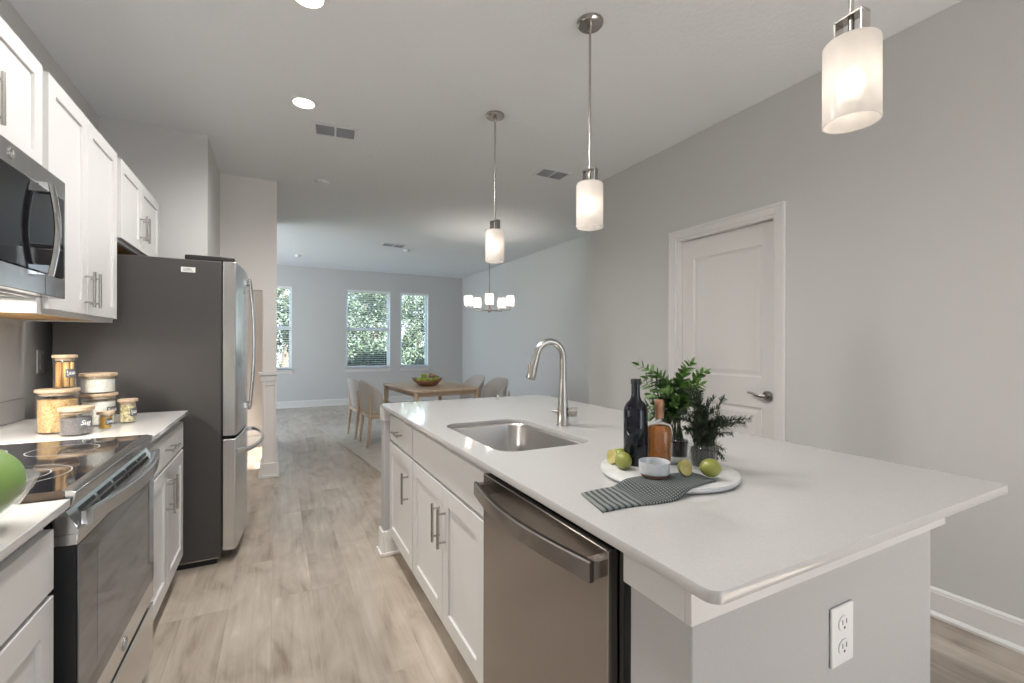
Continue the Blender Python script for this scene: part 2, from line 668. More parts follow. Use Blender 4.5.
def curve_mesh(name, build, m, parent, at=None, rot=None):
    """mesh from a temporary curve or text datablock built by build()"""
    cd = build()
    tmp = bpy.data.objects.new('tmp', cd)
    C.objects.link(tmp)
    dg = bpy.context.evaluated_depsgraph_get()
    dg.update()
    me = bpy.data.meshes.new_from_object(tmp.evaluated_get(dg))
    bpy.data.objects.remove(tmp)
    me.name = name
    me.transform(rot if rot else Matrix.Identity(4))
    off = origin_of(parent)
    a = Vector(at) if at else Vector((0, 0, 0))
    me.transform(Matrix.Translation(a - off))
    o = bpy.data.objects.new(name, me)
    C.objects.link(o)
    if parent is not None:
        o.parent = parent
    me.materials.clear()
    me.materials.append(m)
    ORIG[o.name] = off
    return o


def text_part(name, s, size, m, parent, at, rot, extrude=0.0004, shear=0.0):
    def b():
        cd = bpy.data.curves.new('txt', 'FONT')
        cd.body = s
        cd.size = size
        cd.extrude = extrude
        cd.align_x = 'CENTER'
        cd.align_y = 'CENTER'
        cd.shear = shear
        return cd
    return curve_mesh(name, b, m, parent, at, rot)


def rrect(x0, x1, y0, y1, r, n=6):
    """rounded rectangle, r is a number or four radii for (x0y0, x1y0, x1y1, x0y1)"""
    rr = r if isinstance(r, (tuple, list)) else (r,) * 4
    pts = []
    for (cx, cy, a0, q) in ((x0, y0, PI, rr[0]), (x1, y0, 1.5 * PI, rr[1]), (x1, y1, 0, rr[2]), (x0, y1, 0.5 * PI, rr[3])):
        ox = cx + (q if cx == x0 else -q)
        oy = cy + (q if cy == y0 else -q)
        for i in range(n + 1):
            a = a0 + 0.5 * PI * i / n
            pts.append((ox + q * math.cos(a), oy + q * math.sin(a)))
    return pts


def plate_with_holes(name, outer, holes, z0, z1, m, parent, bevel=0.0):
    def b():
        cd = bpy.data.curves.new('plate', 'CURVE')
        cd.dimensions = '2D'
        cd.fill_mode = 'BOTH'
        cd.extrude = (z1 - z0) / 2
        for loop in [outer] + holes:
            sp = cd.splines.new('POLY')
            sp.points.add(len(loop) - 1)
            for i, p in enumerate(loop):
                sp.points[i].co = (p[0], p[1], 0, 1)
            sp.use_cyclic_u = True
        return cd
    o = curve_mesh(name, b, m, parent, (0, 0, (z0 + z1) / 2))
    if bevel:
        bm = bmesh.new()
        bm.from_mesh(o.data)
        bmesh.ops.remove_doubles(bm, verts=bm.verts, dist=1e-5)
        bmesh.ops.recalc_face_normals(bm, faces=bm.faces)
        bm.to_mesh(o.data)
        bm.free()
        md = o.modifiers.new('bevel', 'BEVEL')
        md.width = bevel
        md.segments = 2
        md.limit_method = 'ANGLE'
        md.angle_limit = math.radians(60)
    return o


def shaker(name, X, s, y0, y1, z0, z1, parent, rail=0.062, depth=0.008, th=0.019, m=None):
    """shaker door whose front lies in the plane x=X and faces s*X"""
    g = G()
    bm = g.bm

    def loop(x, i):
        return [bm.verts.new(p) for p in ((x, y0 + i, z0 + i), (x, y1 - i, z0 + i), (x, y1 - i, z1 - i), (x, y0 + i, z1 - i))]
    back = loop(X - s * th, 0)
    l0 = loop(X - s * 0.0015, 0)
    l1 = loop(X, 0.0015)
    l2 = loop(X, rail)
    l3 = loop(X - s * depth, rail + 0.002)
    for a, b in ((back, l0), (l0, l1), (l1, l2), (l2, l3)):
        for i in range(4):
            j = (i + 1) % 4
            bm.faces.new([a[i], a[j], b[j], b[i]])
    bm.faces.new(l3)
    bm.faces.new(back)
    return g.build(name, m or M_cab, parent)


def slab(name, X, s, y0, y1, z0, z1, parent, th=0.019, m=None):
    return G().box(X - s * th, X, y0, y1, z0, z1).build(name, m or M_cab, parent, bevel=0.0015)


def pull(name, X, s, y, z, length, axis, parent, r=0.0058, stand=0.032):
    """bar pull: bar with two posts, face plane x=X"""
    g = G()
    h = length / 2
    xo = X + s * stand
    if axis == 'z':
        g.cyl((xo, y, z - h), (xo, y, z + h), r, 14)
        for k in (-1, 1):
            g.cyl((X, y, z + k * h * 0.72), (xo, y, z + k * h * 0.72), r * 0.75, 10)
    else:
        g.cyl((xo, y - h, z), (xo, y + h, z), r, 14)
        for k in (-1, 1):
            g.cyl((X, y + k * h * 0.72, z), (xo, y + k * h * 0.72, z), r * 0.75, 10)
    return g.build(name, M_nickel, parent, smooth=True)


def struct(name, g, m, label, cat, bevel=0.0):
    o = g.build(name, m, None, bevel)
    return tag(o, label, cat, kind='structure')


# ------------------------------------------------------------------ room shell
XL, XR, XD = -1.065, 2.696, 3.821      # left wall, right wall, dining right wall
YF = 9.838                              # far wall
YW = 3.565                              # corner of the pantry wall
YB = -3.2
XO = -3.2                               # far side of the stair hall

struct('floor', G().box(XO, XD + 0.2, YB, YF + 0.2, -0.1, 0.0), M_floor,
       'light greige oak plank floor running from the kitchen into the dining room', 'floor')
struct('ceiling', G().box(XO, XD + 0.2, YB, YF + 0.2, H, H + 0.1), M_ceil,
       'textured white ceiling over kitchen and dining room', 'ceiling')
struct('wall_left', G().box(XL - 0.12, XL, YB, 4.0, 0, H), M_wall, 'greige wall behind the range and left cabinets', 'wall')
struct('wall_left_alcove', G().box(XL - 0.12, -0.453, 3.985, 4.8, 0, H), M_wall,
       'short greige wall closing the fridge alcove behind the refrigerator', 'wall')

# pantry wall on the right, with door opening
DY0, DY1, DZ = 1.70, 2.475, 2.045
g = G()
g.box(XR, XR + 0.12, YB, DY0, 0, H)
g.box(XR, XR + 0.12, DY1, YW, 0, H)
g.box(XR, XR + 0.12, DY0, DY1, DZ, H)
g.box(XR + 0.12, XD + 0.12, YW - 0.12, YW, 0, H)
struct('wall_right', g, M_wall, 'long greige wall on the right with the white panel door', 'wall')
struct('wall_pantry_back', G().box(XR + 0.9, XR + 1.0, YB, YW - 0.12, 0, H), M_wall,
       'wall of the closet behind the white panel door', 'wall')
struct('wall_dining_right', G().box(XD, XD + 0.12, YW, YF + 0.12, 0, H), M_wall,
       'pale bluish-lit wall along the right of the dining room', 'wall')

# far wall with three windows
WZ0, WZ1 = 0.745, 2.375
wins = [(-0.55, 0.262), (1.262, 2.165), (2.388, 3.008)]
g = G()
xs = [XO] + [v for w in wins for v in w] + [XD + 0.12]
for i in range(0, len(xs), 2):
    g.box(xs[i], xs[i + 1], YF, YF + 0.14, 0, H)
for a, b in wins:
    g.box(a, b, YF, YF + 0.14, 0, WZ0)
    g.box(a, b, YF, YF + 0.14, WZ1, H)
struct('wall_far', g, M_wall, 'grey far wall of the dining room with three windows', 'wall')

# stair hall: header wall, hall end wall and far-left shell
g = G()
g.box(-1.185, 0.0, 4.80, 4.92, 1.745, H)
g.box(-1.185, -0.60, 4.80, 4.92, 0, 1.745)
struct('wall_stair_header', g, M_cream_lit, 'cream wall above the opening beside the refrigerator', 'wall')
struct('wall_hall_end', G().box(XO, -0.118, 6.35, 6.47, 0, H), M_cream_lit, 'cream end wall seen through the gap beside the refrigerator', 'wall')
g = G()
g.box(XO - 0.12, XO, 4.0, 6.6, 0, H)
g.box(XO - 0.12, XO, 6.6, 9.6, 2.5, H)  # opening added to let side light into the dining room
g.box(XO - 0.12, XO, 6.6, 9.6, 0, 0.35)
g.box(XO - 0.12, XO, 9.6, YF + 0.14, 0, H)
g.box(XO, XL - 0.12, 3.88, 4.0, 0, H)
struct('wall_hall_left', g, M_wall, 'outer wall of the stair hall beyond the refrigerator', 'wall')
# rear wall behind the camera, its opening added and sized for light
g = G()
g.box(XL - 0.12, 0.95, YB - 0.12, YB, 0, H)
g.box(2.45, XR + 0.12, YB - 0.12, YB, 0, H)
g.box(0.95, 2.45, YB - 0.12, YB, 2.45, H)
struct('wall_rear', g, M_wall, 'wall on the near side of the kitchen with an opening added to let in sun', 'wall')

# column: end of the stair knee wall with cap and base
col = thing('trim_1', 'cream panelled end post of the half wall beside the refrigerator', 'column', (-0.06, 4.86, 0), kind='structure')
B('post', M_cream_lit, col, (-0.118, -0.004, 4.80, 5.02, 0.0, 1.745))
g = G()
g.box(-0.118, -0.100, 4.790, 4.80, 0.12, 0.90)
g.box(-0.020, -0.002, 4.790, 4.80, 0.12, 0.90)
g.box(-0.100, -0.020, 4.790, 4.80, 0.86, 0.90)
g.build('panel_frame', M_trim, col, bevel=0.001)
g = G()
g.box(-0.150, 0.006, 4.770, 5.04, 0.955, 0.985)
g.box(-0.135, 0.000, 4.782, 5.03, 0.90, 0.955)
g.build('cap_moulding', M_trim, col, bevel=0.003)
g = G()
g.box(-0.135, 0.012, 4.782, 5.04, 0.0, 0.135)
g.box(-0.150, 0.024, 4.768, 5.055, 0.0, 0.022)
g.build('base_block', M_trim, col, bevel=0.004)
B('post_upper', M_cream_lit, col, (-0.112, 0.0, 4.79, 4.80, 0.985, 1.743), 0.002)


def baseboard(name, pts, label, out):
    """pts: (x0,y0)-(x1,y1) wall line, out: unit normal into the room"""
    (x0, y0), (x1, y1) = pts
    prof = [(0, 0), (0.027, 0), (0.027, 0.012), (0.020, 0.022), (0.014, 0.024), (0.014, 0.108), (0.011, 0.116), (0.011, 0.121), (0.005, 0.130), (0, 0.130)]
    g = G()
    a = [g.bm.verts.new((x0 + out[0] * p, y0 + out[1] * p, z)) for p, z in prof]
    b = [g.bm.verts.new((x1 + out[0] * p, y1 + out[1] * p, z)) for p, z in prof]
    n = len(prof)
    for i in range(n):
        g.bm.faces.new([a[i], a[(i + 1) % n], b[(i + 1) % n], b[i]])
    g.bm.faces.new(a)
    g.bm.faces.new(list(reversed(b)))
    return struct(name, g, M_trim, label, 'baseboard')


baseboard('baseboard_right', ((XR, YB), (XR, DY0 - 0.062)), 'white moulded baseboard along the right wall nearest the island', (-1, 0))
baseboard('baseboard_right_far', ((XR, DY1 + 0.062), (XR, YW)), 'white baseboard between the panel door and the wall corner', (-1, 0))
baseboard('baseboard_dining', ((XD, YW), (XD, YF)), 'white baseboard along the dining room side wall', (-1, 0))
baseboard('baseboard_hall_side', ((-0.004, 5.06), (-0.004, 6.47)), 'white baseboard along the added wall beyond the column', (1, 0))
baseboard('baseboard_far', ((XO, YF), (XD, YF)), 'white baseboard under the three dining windows', (0, -1))
struct('wall_light_blocker', G().box(-0.118, -0.004, 5.04, 6.47, 0, H), M_cream_lit, 'added cream wall behind the column that blocks side light from the hall', 'wall')  # unseen wall added to keep side light off the hall end
baseboard('baseboard_hall', ((XO, 6.35), (-0.118, 6.35)), 'white baseboard of the hall end wall', (0, -1))

# panel door with casing
cs = thing('trim_2', 'white casing around the panel door', 'door casing', (XR, (DY0 + DY1) / 2, 0), kind='structure')
CW = 0.060
for nm, d in (('casing_side', (DY0 - CW, DY0, 0, DZ + CW)), ('casing_side', (DY1, DY1 + CW, 0, DZ + CW)), ('casing_head', (DY0, DY1, DZ, DZ + CW))):
    g = G()
    y0, y1, z0, z1 = d
    g.box(XR - 0.012, XR, y0, y1, z0, z1)
    if nm == 'casing_side':
        ya = y0 if y0 < DY0 - 0.01 else y1 - 0.018
        g.box(XR - 0.019, XR - 0.012, ya, ya + 0.018, z0, z1)
    else:
        g.box(XR - 0.019, XR - 0.012, y0 - CW + 0.018, y1 + CW - 0.018, z1 - 0.018, z1)
    g.build(nm, M_trim, cs, bevel=0.002)
g = G()
g.box(XR, XR + 0.12, DY0, DY0 + 0.018, 0, DZ)
g.box(XR, XR + 0.12, DY1 - 0.018, DY1, 0, DZ)
g.box(XR, XR + 0.12, DY0 + 0.018, DY1 - 0.018, DZ - 0.018, DZ)
g.build('jamb', M_trim, cs)
dr = thing('door_1', 'closed white two-panel door in the right wall', 'door', (XR + 0.05, (DY0 + DY1) / 2, 0), kind='structure')
dx = XR + 0.045
g = G()
bm = g.bm
ya, yb, za, zb = DY0 + 0.021, DY1 - 0.021, 0.012, DZ - 0.022
panels = [(ya + 0.098, yb - 0.098, 1.035, 1.885), (ya + 0.098, yb - 0.098, 0.24, 0.845)]
# rails and stiles as strips around the two moulded panels
g.box(dx, dx + 0.035, ya, yb, za, panels[1][2])
g.box(dx, dx + 0.035, ya, yb, panels[1][3], panels[0][2])
g.box(dx, dx + 0.035, ya, yb, panels[0][3], zb)
for p in panels:
    g.box(dx, dx + 0.035, ya, p[0], p[2], p[3])
    g.box(dx, dx + 0.035, p[1], yb, p[2], p[3])
g.build('door_frame_panel', M_trim, dr)
for p in panels:
    g = G()
    bm = g.bm

    def lp(x, i):
        return [bm.verts.new(q) for q in ((x, p[0] + i, p[2] + i), (x, p[1] - i, p[2] + i), (x, p[1] - i, p[3] - i), (x, p[0] + i, p[3] - i))]
    L_ = [lp(dx, 0), lp(dx + 0.009, 0.010), lp(dx + 0.010, 0.020), lp(dx + 0.003, 0.045)]
    for a, b in zip(L_[:-1], L_[1:]):
        for i in range(4):
            bm.faces.new([a[i], a[(i + 1) % 4], b[(i + 1) % 4], b[i]])
    bm.faces.new(L_[-1])
    g.build('door_panel', M_trim, dr)
g = G()
hy, hz = DY0 + 0.075, 0.925
g.cyl((dx, hy, hz), (dx - 0.014, hy, hz), 0.031, 24)
g.cyl((dx - 0.014, hy, hz), (dx - 0.045, hy, hz), 0.012, 16, r2=0.010)
pth = [(dx - 0.045, hy - 0.006, hz), (dx - 0.050, hy + 0.02, hz - 0.001), (dx - 0.052, hy + 0.05, hz + 0.004), (dx - 0.050, hy + 0.08, hz + 0.013), (dx - 0.048, hy + 0.11, hz + 0.016)]
g.sweep(pth, [(0.007 * math.cos(a), 0.011 * math.sin(a)) for a in [i * PI / 5 for i in range(10)]], scale=[1, 1, 0.9, 0.75, 0.5])
g.build('door_handle', M_nickel, dr, smooth=True)

# windows
LBL = ['narrow dining window at the left edge, partly hidden by the column', 'widest dining window, with a horizontal middle bar', 'narrow dining window nearest the right corner, showing sky']
for i, (a, b) in enumerate(wins):
    w = thing('window_%d' % (i + 1), LBL[i], 'window', ((a + b) / 2, YF + 0.09, WZ0), kind='structure')
    g = G()
    f = 0.045
    y0, y1 = YF + 0.090, YF + 0.138
    g.box(a, b, y0, y1, WZ0, WZ0 + f)
    g.box(a, b, y0, y1, WZ1 - f, WZ1)
    g.box(a, a + f, y0, y1, WZ0 + f, WZ1 - f)
    g.box(b - f, b, y0, y1, WZ0 + f, WZ1 - f)
    zm = (WZ0 + WZ1) / 2 + 0.0
    if i < 2:
        g.box(a + f, b - f, y0 - 0.012, y1, zm - 0.034, zm + 0.034)
    g.build('window_frame', M_vinyl, w, bevel=0.002)
    g = G()
    g.box(a, a + 0.005, YF + 0.001, y0, WZ0, WZ1)
    g.box(b - 0.005, b, YF + 0.001, y0, WZ0, WZ1)
    g.box(a + 0.005, b - 0.005, YF + 0.001, y0, WZ1 - 0.005, WZ1)
    g.build('jamb_liner', M_vinyl, w)
    G().box(a + f, b - f, YF + 0.112, YF + 0.116, WZ0 + f, WZ1 - f).build('pane', M_pane, w)
    G().box(a - 0.03, b + 0.03, YF - 0.035, YF + 0.090, WZ0 - 0.022, WZ0).build('window_sill', M_trim, w, bevel=0.003)
    G().box(a - 0.012, b + 0.012, YF - 0.014, YF, WZ0 - 0.075, WZ0 - 0.022).build('window_apron', M_trim, w, bevel=0.002)
    bl = thing('window_blind', ['open white slatted blind in the leftmost narrow window', 'open white slatted blind in the widest window',
                                'open white slatted blind in the narrow window nearest the corner'][i], 'blind',
               ((a + b) / 2, YF + 0.03, WZ0), group='white blinds in the dining windows')
    B('headrail', M_blind, bl, (a + 0.006, b - 0.006, YF + 0.008, YF + 0.058, WZ1 - 0.045, WZ1 - 0.002), 0.002)
    B('bottom_rail', M_blind, bl, (a + 0.008, b - 0.008, YF + 0.010, YF + 0.056, WZ0 + 0.030, WZ0 + 0.052), 0.002)
    g = G()
    z = WZ0 + 0.085
    tl = math.radians(-6)
    while z < WZ1 - 0.06:
        yc, hw = YF + 0.033, 0.0225
        dy, dz = hw * math.cos(tl), hw * math.sin(tl)
        v = [g.bm.verts.new(q) for q in ((a + 0.01, yc - dy, z - dz), (b - 0.01, yc - dy, z - dz), (b - 0.01, yc + dy, z + dz), (a + 0.01, yc + dy, z + dz),
                                         (a + 0.01, yc - dy, z - dz + 0.0028), (b - 0.01, yc - dy, z - dz + 0.0028), (b - 0.01, yc + dy, z + dz + 0.0028), (a + 0.01, yc + dy, z + dz + 0.0028))]
        for fc in ((0, 3, 2, 1), (4, 5, 6, 7), (0, 1, 5, 4), (1, 2, 6, 5), (2, 3, 7, 6), (3, 0, 4, 7)):
            g.bm.faces.new([v[k] for k in fc])
        z += 0.044
    g.build('slats', M_blind, bl)
    g = G()
    for xx in ([a + 0.12, b - 0.12] if i != 1 else [a + 0.12, (a + b) / 2, b - 0.12]):
        g.cyl((xx, YF + 0.009, WZ0 + 0.05), (xx, YF + 0.009, WZ1 - 0.04), 0.0012, 6)
    g.build('lift_cord', M_blind, bl)

# ------------------------------------------------------------------ left run: cabinets, worktops, range
XC = -0.417        # worktop front edge
XF = -0.435        # cabinet door faces
RY0, RY1 = 1.386, 2.124
CE = 2.93          # far end of the left worktop


def base_cabinet_left(name, label, y0, y1, doors):
    t = thing(name, label, 'cabinet', ((XL + XF) / 2, (y0 + y1) / 2, 0))
    g = G()
    g.box(XL + 0.001, XF - 0.021, y0, y1, 0.105, T - 0.021)
    g.box(XL + 0.001, XF - 0.075, y0, y1, 0.0, 0.105)
    g.build('carcass', M_cab, t)
    n = doors
    m_ = 0.012
    d = slab('drawer', XF, 1, y0 + m_, y1 - m_, 0.705, 0.838, t)
    pull('drawer_handle', XF, 1, (y0 + y1) / 2, 0.775, 0.15, 'y', d)
    w = (y1 - y0 - 2 * m_ - 0.006 * (n - 1)) / n
    for k in range(n):
        a = y0 + m_ + k * (w + 0.006)
        dd = shaker('door', XF, 1, a, a + w, 0.135, 0.692, t)
        if n == 1:
            hy = a + 0.032
        else:
            hy = a + w - 0.032 if k == 0 else a + 0.032
        pull('door_handle', XF, 1, hy, 0.565, 0.155, 'z', dd)
    return t


base_cabinet_left('base_cabinet', 'white shaker base cabinet on the near side of the range', 0.45, 1.362, 1)
base_cabinet_left('base_cabinet', 'white shaker base cabinet between the range and the refrigerator', RY1 + 0.012, CE - 0.012, 2)


def worktop_left(label, y0, y1):
    t = thing('countertop', label, 'countertop', ((XL + XC) / 2, (y0 + y1) / 2, T - 0.02))
    G().prism(rrect(XL + 0.001, XC, y0, y1, 0.004), T - 0.02, T).build('slab', M_quartz, t, bevel=0.002)
    B('upstand', M_quartz, t, (XL + 0.001, XL + 0.02, y0, y1, T + 0.0005, T + 0.10), 0.002)
    return t


worktop_left('white quartz worktop on the near side of the range, under the green bowl', 0.44, RY0 - 0.003)
worktop_left('white quartz worktop with storage jars beside the refrigerator', RY1 + 0.003, CE)

rg = thing('range', 'stainless steel freestanding range with black glass hob', 'stove', (-0.72, (RY0 + RY1) / 2, 0))
y0, y1 = RY0 + 0.004, RY1 - 0.004
g = G()
g.box(-1.03, -0.455, y0, y1, 0.09, 0.893)
g.box(-1.03, -0.52, y0 + 0.02, y1 - 0.02, 0.0, 0.09)
g.build('body', M_black, rg)
B('hob_glass', M_blackg, rg, (-1.03, -0.430, y0, y1, 0.893, 0.908), 0.002)
B('hob_rim', mat('bronze_trim', (0.16, 0.12, 0.10), 0.3, 0.8), rg, (-1.035, -0.43, y0 - 0.004, y0, 0.880, 0.910), 0.001)
# burner rings
hob = [o for o in rg.children if o.name.startswith('hob_glass')][0]
g = G()
for (bx, by, r) in ((-0.60, 1.60, 0.115), (-0.60, 1.60, 0.075), (-0.60, 1.93, 0.085), (-0.85, 1.60, 0.085), (-0.85, 1.93, 0.115), (-0.85, 1.93, 0.075)):
    n = 48
    for (ra, rb) in ((r - 0.0014, r + 0.0014),):
        va = [g.bm.verts.new((bx + ra * math.cos(2 * PI * i / n), by + ra * math.sin(2 * PI * i / n), 0.9084)) for i in range(n)]
        vb = [g.bm.verts.new((bx + rb * math.cos(2 * PI * i / n), by + rb * math.sin(2 * PI * i / n), 0.9084)) for i in range(n)]
        for i in range(n):
            g.bm.faces.new([va[i], va[(i + 1) % n], vb[(i + 1) % n], vb[i]])
g.build('burner_rings', M_line, hob, recalc=False)
# front rail under the hob
G().prism([(-0.455, 0.868), (-0.418, 0.869), (-0.410, 0.903), (-0.4295, 0.9085), (-0.455, 0.907)], y0, y1, 'y').build('front_rail', M_steel, rg, bevel=0.0015)
# oven door
od = thing('tmp', '', '')
bpy.data.objects.remove(od)
door = B('oven_door', M_steel, rg, (-0.452, -0.407, y0 + 0.001, y1 - 0.001, 0.305, 0.375), 0.002)
B('door_top_rail', M_steel, door, (-0.452, -0.407, y0 + 0.001, y1 - 0.001, 0.780, 0.806), 0.002)
B('door_edge', M_black, door, (-0.452, -0.4095, y0 + 0.001, y1 - 0.001, 0.375, 0.780))
B('oven_window', M_oveng, door, (-0.4095, -0.4065, y0 + 0.003, y1 - 0.003, 0.376, 0.779), 0.001)
G().box(-0.4064, -0.4062, y0 + 0.13, y1 - 0.10, 0.43, 0.735).build('inner_window', mat('inner_window_glass', (0.10, 0.10, 0.11), 0.03, ior=2.3), door)
# vent slots on the sloping top of the door
G().prism([(-0.452, 0.8062), (-0.407, 0.8062), (-0.4065, 0.812), (-0.428, 0.860), (-0.452, 0.864)], y0 + 0.002, y1 - 0.002, 'y').build('door_top', M_steel, door)
g = G()
for k in range(5):
    ya = y0 + 0.055 + k * 0.13
    for t0 in (0.30, 0.62):
        def pt(t, o):
            return (-0.4065 - 0.0215 * t + o * 0.91, 0.812 + 0.048 * t + o * 0.41)
        g.prism([pt(t0, -0.001), pt(t0, 0.0006), pt(t0 + 0.2, 0.0006), pt(t0 + 0.2, -0.001)], ya, ya + 0.11, 'y')
g.build('vent_slots', M_black, door)


def bow_handle(name, parent, m, X, s, y0, y1, z, bow, prof_h=0.034, prof_t=0.013, stand=0.03):
    """flat bar bowed away from the plane x=X with a return to the door at both ends"""
    g = G()
    n = 20
    pth = []
    for i in range(n + 1):
        u = i / n
        y = y0 + (y1 - y0) * u
        pth.append((X + s * (stand + bow * math.sin(PI * u)), y, z))
    hp, ht = prof_h / 2, prof_t / 2
    pr = [(-ht, -hp + 0.003), (-ht + 0.003, -hp), (ht - 0.003, -hp), (ht, -hp + 0.003), (ht, hp - 0.003), (ht - 0.003, hp), (-ht + 0.003, hp), (-ht, hp - 0.003)]
    g.sweep(pth, pr)
    for yy in (y0 + 0.001, y1 - 0.027):
        g.box(min(X, X + s * stand), max(X, X + s * (stand + 0.004)), yy, yy + 0.026, z - hp * 0.8, z + hp * 0.8)
    return g.build(name, m, parent, smooth=True)


bow_handle('oven_handle', door, M_steel, -0.407, 1, y0 + 0.02, y1 - 0.02, 0.836, 0.036, 0.038, 0.014, 0.014)


def emblem(name, parent, X, s, y, z, r):
    """round maker's emblem: ring with two interlaced script letters"""
    g = G()
    n = 28
    pth = [(X + s * 0.002, y + r * math.cos(2 * PI * i / n), z + r * math.sin(2 * PI * i / n)) for i in range(n + 1)]
    g.tube(pth, r * 0.08, 6)

    def stroke(pts):
        g.tube([(X + s * 0.002, y - s * -1 * px * r * (1 if s > 0 else -1), z + pz * r) for px, pz in pts], r * 0.07, 6)
    stroke([(0.05, 0.35), (-0.1, 0.55), (-0.4, 0.45), (-0.5, 0.0), (-0.35, -0.35), (-0.05, -0.25), (0.0, 0.1), (-0.02, -0.5), (-0.3, -0.65)])
    stroke([(0.5, 0.35), (0.25, 0.55), (0.1, 0.25), (0.35, 0.1), (0.05, -0.15), (0.15, -0.5), (0.55, -0.35)])
    return g.build(name, M_logo, parent, smooth=True)


emblem('emblem', door, -0.407, 1, (y0 + y1) / 2, 0.338, 0.019)
B('gap_shadow_strip', M_black, rg, (-0.455, -0.425, y0 + 0.002, y1 - 0.002, 0.275, 0.305))
B('storage_drawer', M_steel, rg, (-0.455, -0.408, y0 + 0.001, y1 - 0.001, 0.085, 0.283), 0.003)

# ------------------------------------------------------------------ wall cabinets and microwave
XU = -0.72
UT, UB = 2.215, 1.352


def wall_cabinet(label, y0, y1, z0, z1, seams, handle_z, gap0=0.012, gap1=0.012, hand=None):
    t = thing('wall_cabinet', label, 'cabinet', ((XL + XU) / 2, (y0 + y1) / 2, z0))
    g = G()
    g.box(XL + 0.001, XU - 0.020, y0, y1, z0 + 0.012, z1)
    g.box(XU - 0.040, XU - 0.020, y0, y1, z0, z0 + 0.012)
    g.box(XL + 0.001, XU - 0.040, y0, y0 + 0.015, z0, z0 + 0.012)
    g.box(XL + 0.001, XU - 0.040, y1 - 0.015, y1, z0, z0 + 0.012)
    g.build('carcass', M_cab, t)
    B('wood_underside', M_raww, t, (XL + 0.002, XU - 0.041, y0 + 0.016, y1 - 0.016, z0 + 0.006, z0 + 0.011))
    ys = [y0 + gap0] + seams + [y1 - gap1]
    for k in range(len(ys) - 1):
        a, b = ys[k] + (0.002 if k else 0), ys[k + 1] - (0.002 if k < len(ys) - 2 else 0)
        d = shaker('door', XU, 1, a, b, z0 + 0.018, z1 - 0.004, t, rail=0.058)
        hy = b - 0.032 if k == 0 else a + 0.032
        pull('door_handle', XU, 1, hy, handle_z, 0.15, 'z', d)
    return t


wall_cabinet('short white wall cabinet above the microwave', RY0, 2.150, 1.815, UT - 0.004, [1.768], 1.94)
wall_cabinet('tall white wall cabinet between the microwave and the refrigerator', 2.152, 2.975, UB, UT, [2.562], 1.475, gap0=0.035)
wall_cabinet('short white wall cabinet above the refrigerator', 2.978, 3.90, 1.78, UT, [3.43], 1.93, gap0=0.05)

mw = thing('microwave', 'stainless steel over-the-range microwave with black glass door', 'microwave', (-0.85, (RY0 + 2.14) / 2, 1.40))
my0, my1, mz0, mz1 = RY0 + 0.004, 2.142, 1.402, 1.811
mx = -0.662
B('body', M_steel, mw, (XL + 0.001, mx - 0.03, my0 + 0.002, my1 - 0.002, mz0, mz1))
g = G()
g.box(mx - 0.03, mx, my0, my1, mz0, mz0 + 0.068)
g.box(mx - 0.03, mx, my0, my1, mz1 - 0.066, mz1)
g.box(mx - 0.03, mx, my1 - 0.016, my1, mz0 + 0.068, mz1 - 0.066)
g.build('door_frame', M_steel, mw, bevel=0.002)
pn = B('glass_front', M_blackg, mw, (mx - 0.03, mx + 0.002, my0, my1 - 0.017, mz0 + 0.070, mz1 - 0.068), 0.002)
B('seam', M_black, mw, (mx, mx + 0.0006, 1.987, 1.989, mz0 + 0.001, mz0 + 0.068))
g = G()
hy = 1.955
pth = []
for i in range(17):
    u = i / 16
    pth.append((mx + 0.024 + 0.016 * math.sin(PI * u), hy, mz0 + 0.058 + (mz1 - mz0 - 0.115) * u))
pr = [(0.020 * math.cos(a) * 1.0, 0.007 * math.sin(a)) for a in [i * PI / 6 for i in range(12)]]
g.sweep(pth, pr, up=(1, 0, 0))
for zz in (mz0 + 0.060, mz1 - 0.088):
    g.box(mx + 0.001, mx + 0.026, hy - 0.018, hy + 0.018, zz, zz + 0.030)
g.build('door_handle', M_chrome, mw, smooth=True)
emblem('emblem', mw, mx, 1, 1.775, mz1 - 0.031, 0.015)
g = G()
for yy in (1.55, 1.95):
    G().lathe([(0, 0), (0.03, 0), (0.03, -0.003), (0, -0.003)], (-0.85, yy, mz0), 20).build('underside_lamp', M_slot, mw)
for xx in (-0.78, -0.73):
    B('underside_vent', M_slot, mw, (xx, xx + 0.03, my0 + 0.06, my1 - 0.06, mz0 - 0.0012, mz0))

area_light('microwave_fill_light', (-0.86, 1.76, mz0 - 0.004), (0, 0, 0), 0.08, 0.5, 11, (1.0, 0.94, 0.86))  # added fill that brightens the backsplash wall below

# ------------------------------------------------------------------ refrigerator
fr = thing('refrigerator', 'stainless steel french door refrigerator with dark grey side', 'refrigerator', (-0.6, 3.485, 0))
fy0, fy1 = 3.030, 3.945
fz = 1.712
B('cabinet_body', M_fridge, fr, (-0.985, -0.278, fy0, fy1, 0.038, fz), 0.004)
g = G()
g.box(-0.92, -0.30, fy0 + 0.02, fy1 - 0.02, 0.0, 0.038)
g.build('base', M_black, fr)
B('base_edge', M_nickel, fr, (-0.60, -0.285, fy0 - 0.001, fy0 + 0.004, 0.036, 0.042))


def fridge_door(name, ya, yb, za, zb, parent):
    """door with a gently bowed front; bow taken over the full fridge width"""
    n = 14
    pts = [(-0.272, ya), (-0.272, yb)]
    for i in range(n + 1):
        y = yb + (ya - yb) * i / n
        u = (y - fy0) / (fy1 - fy0)
        x = -0.208 + 0.032 * math.sin(PI * u) ** 0.8
        pts.append((x, y))
    return G().prism(pts, za, zb, 'z').build(name, M_steel, parent, bevel=0.005)


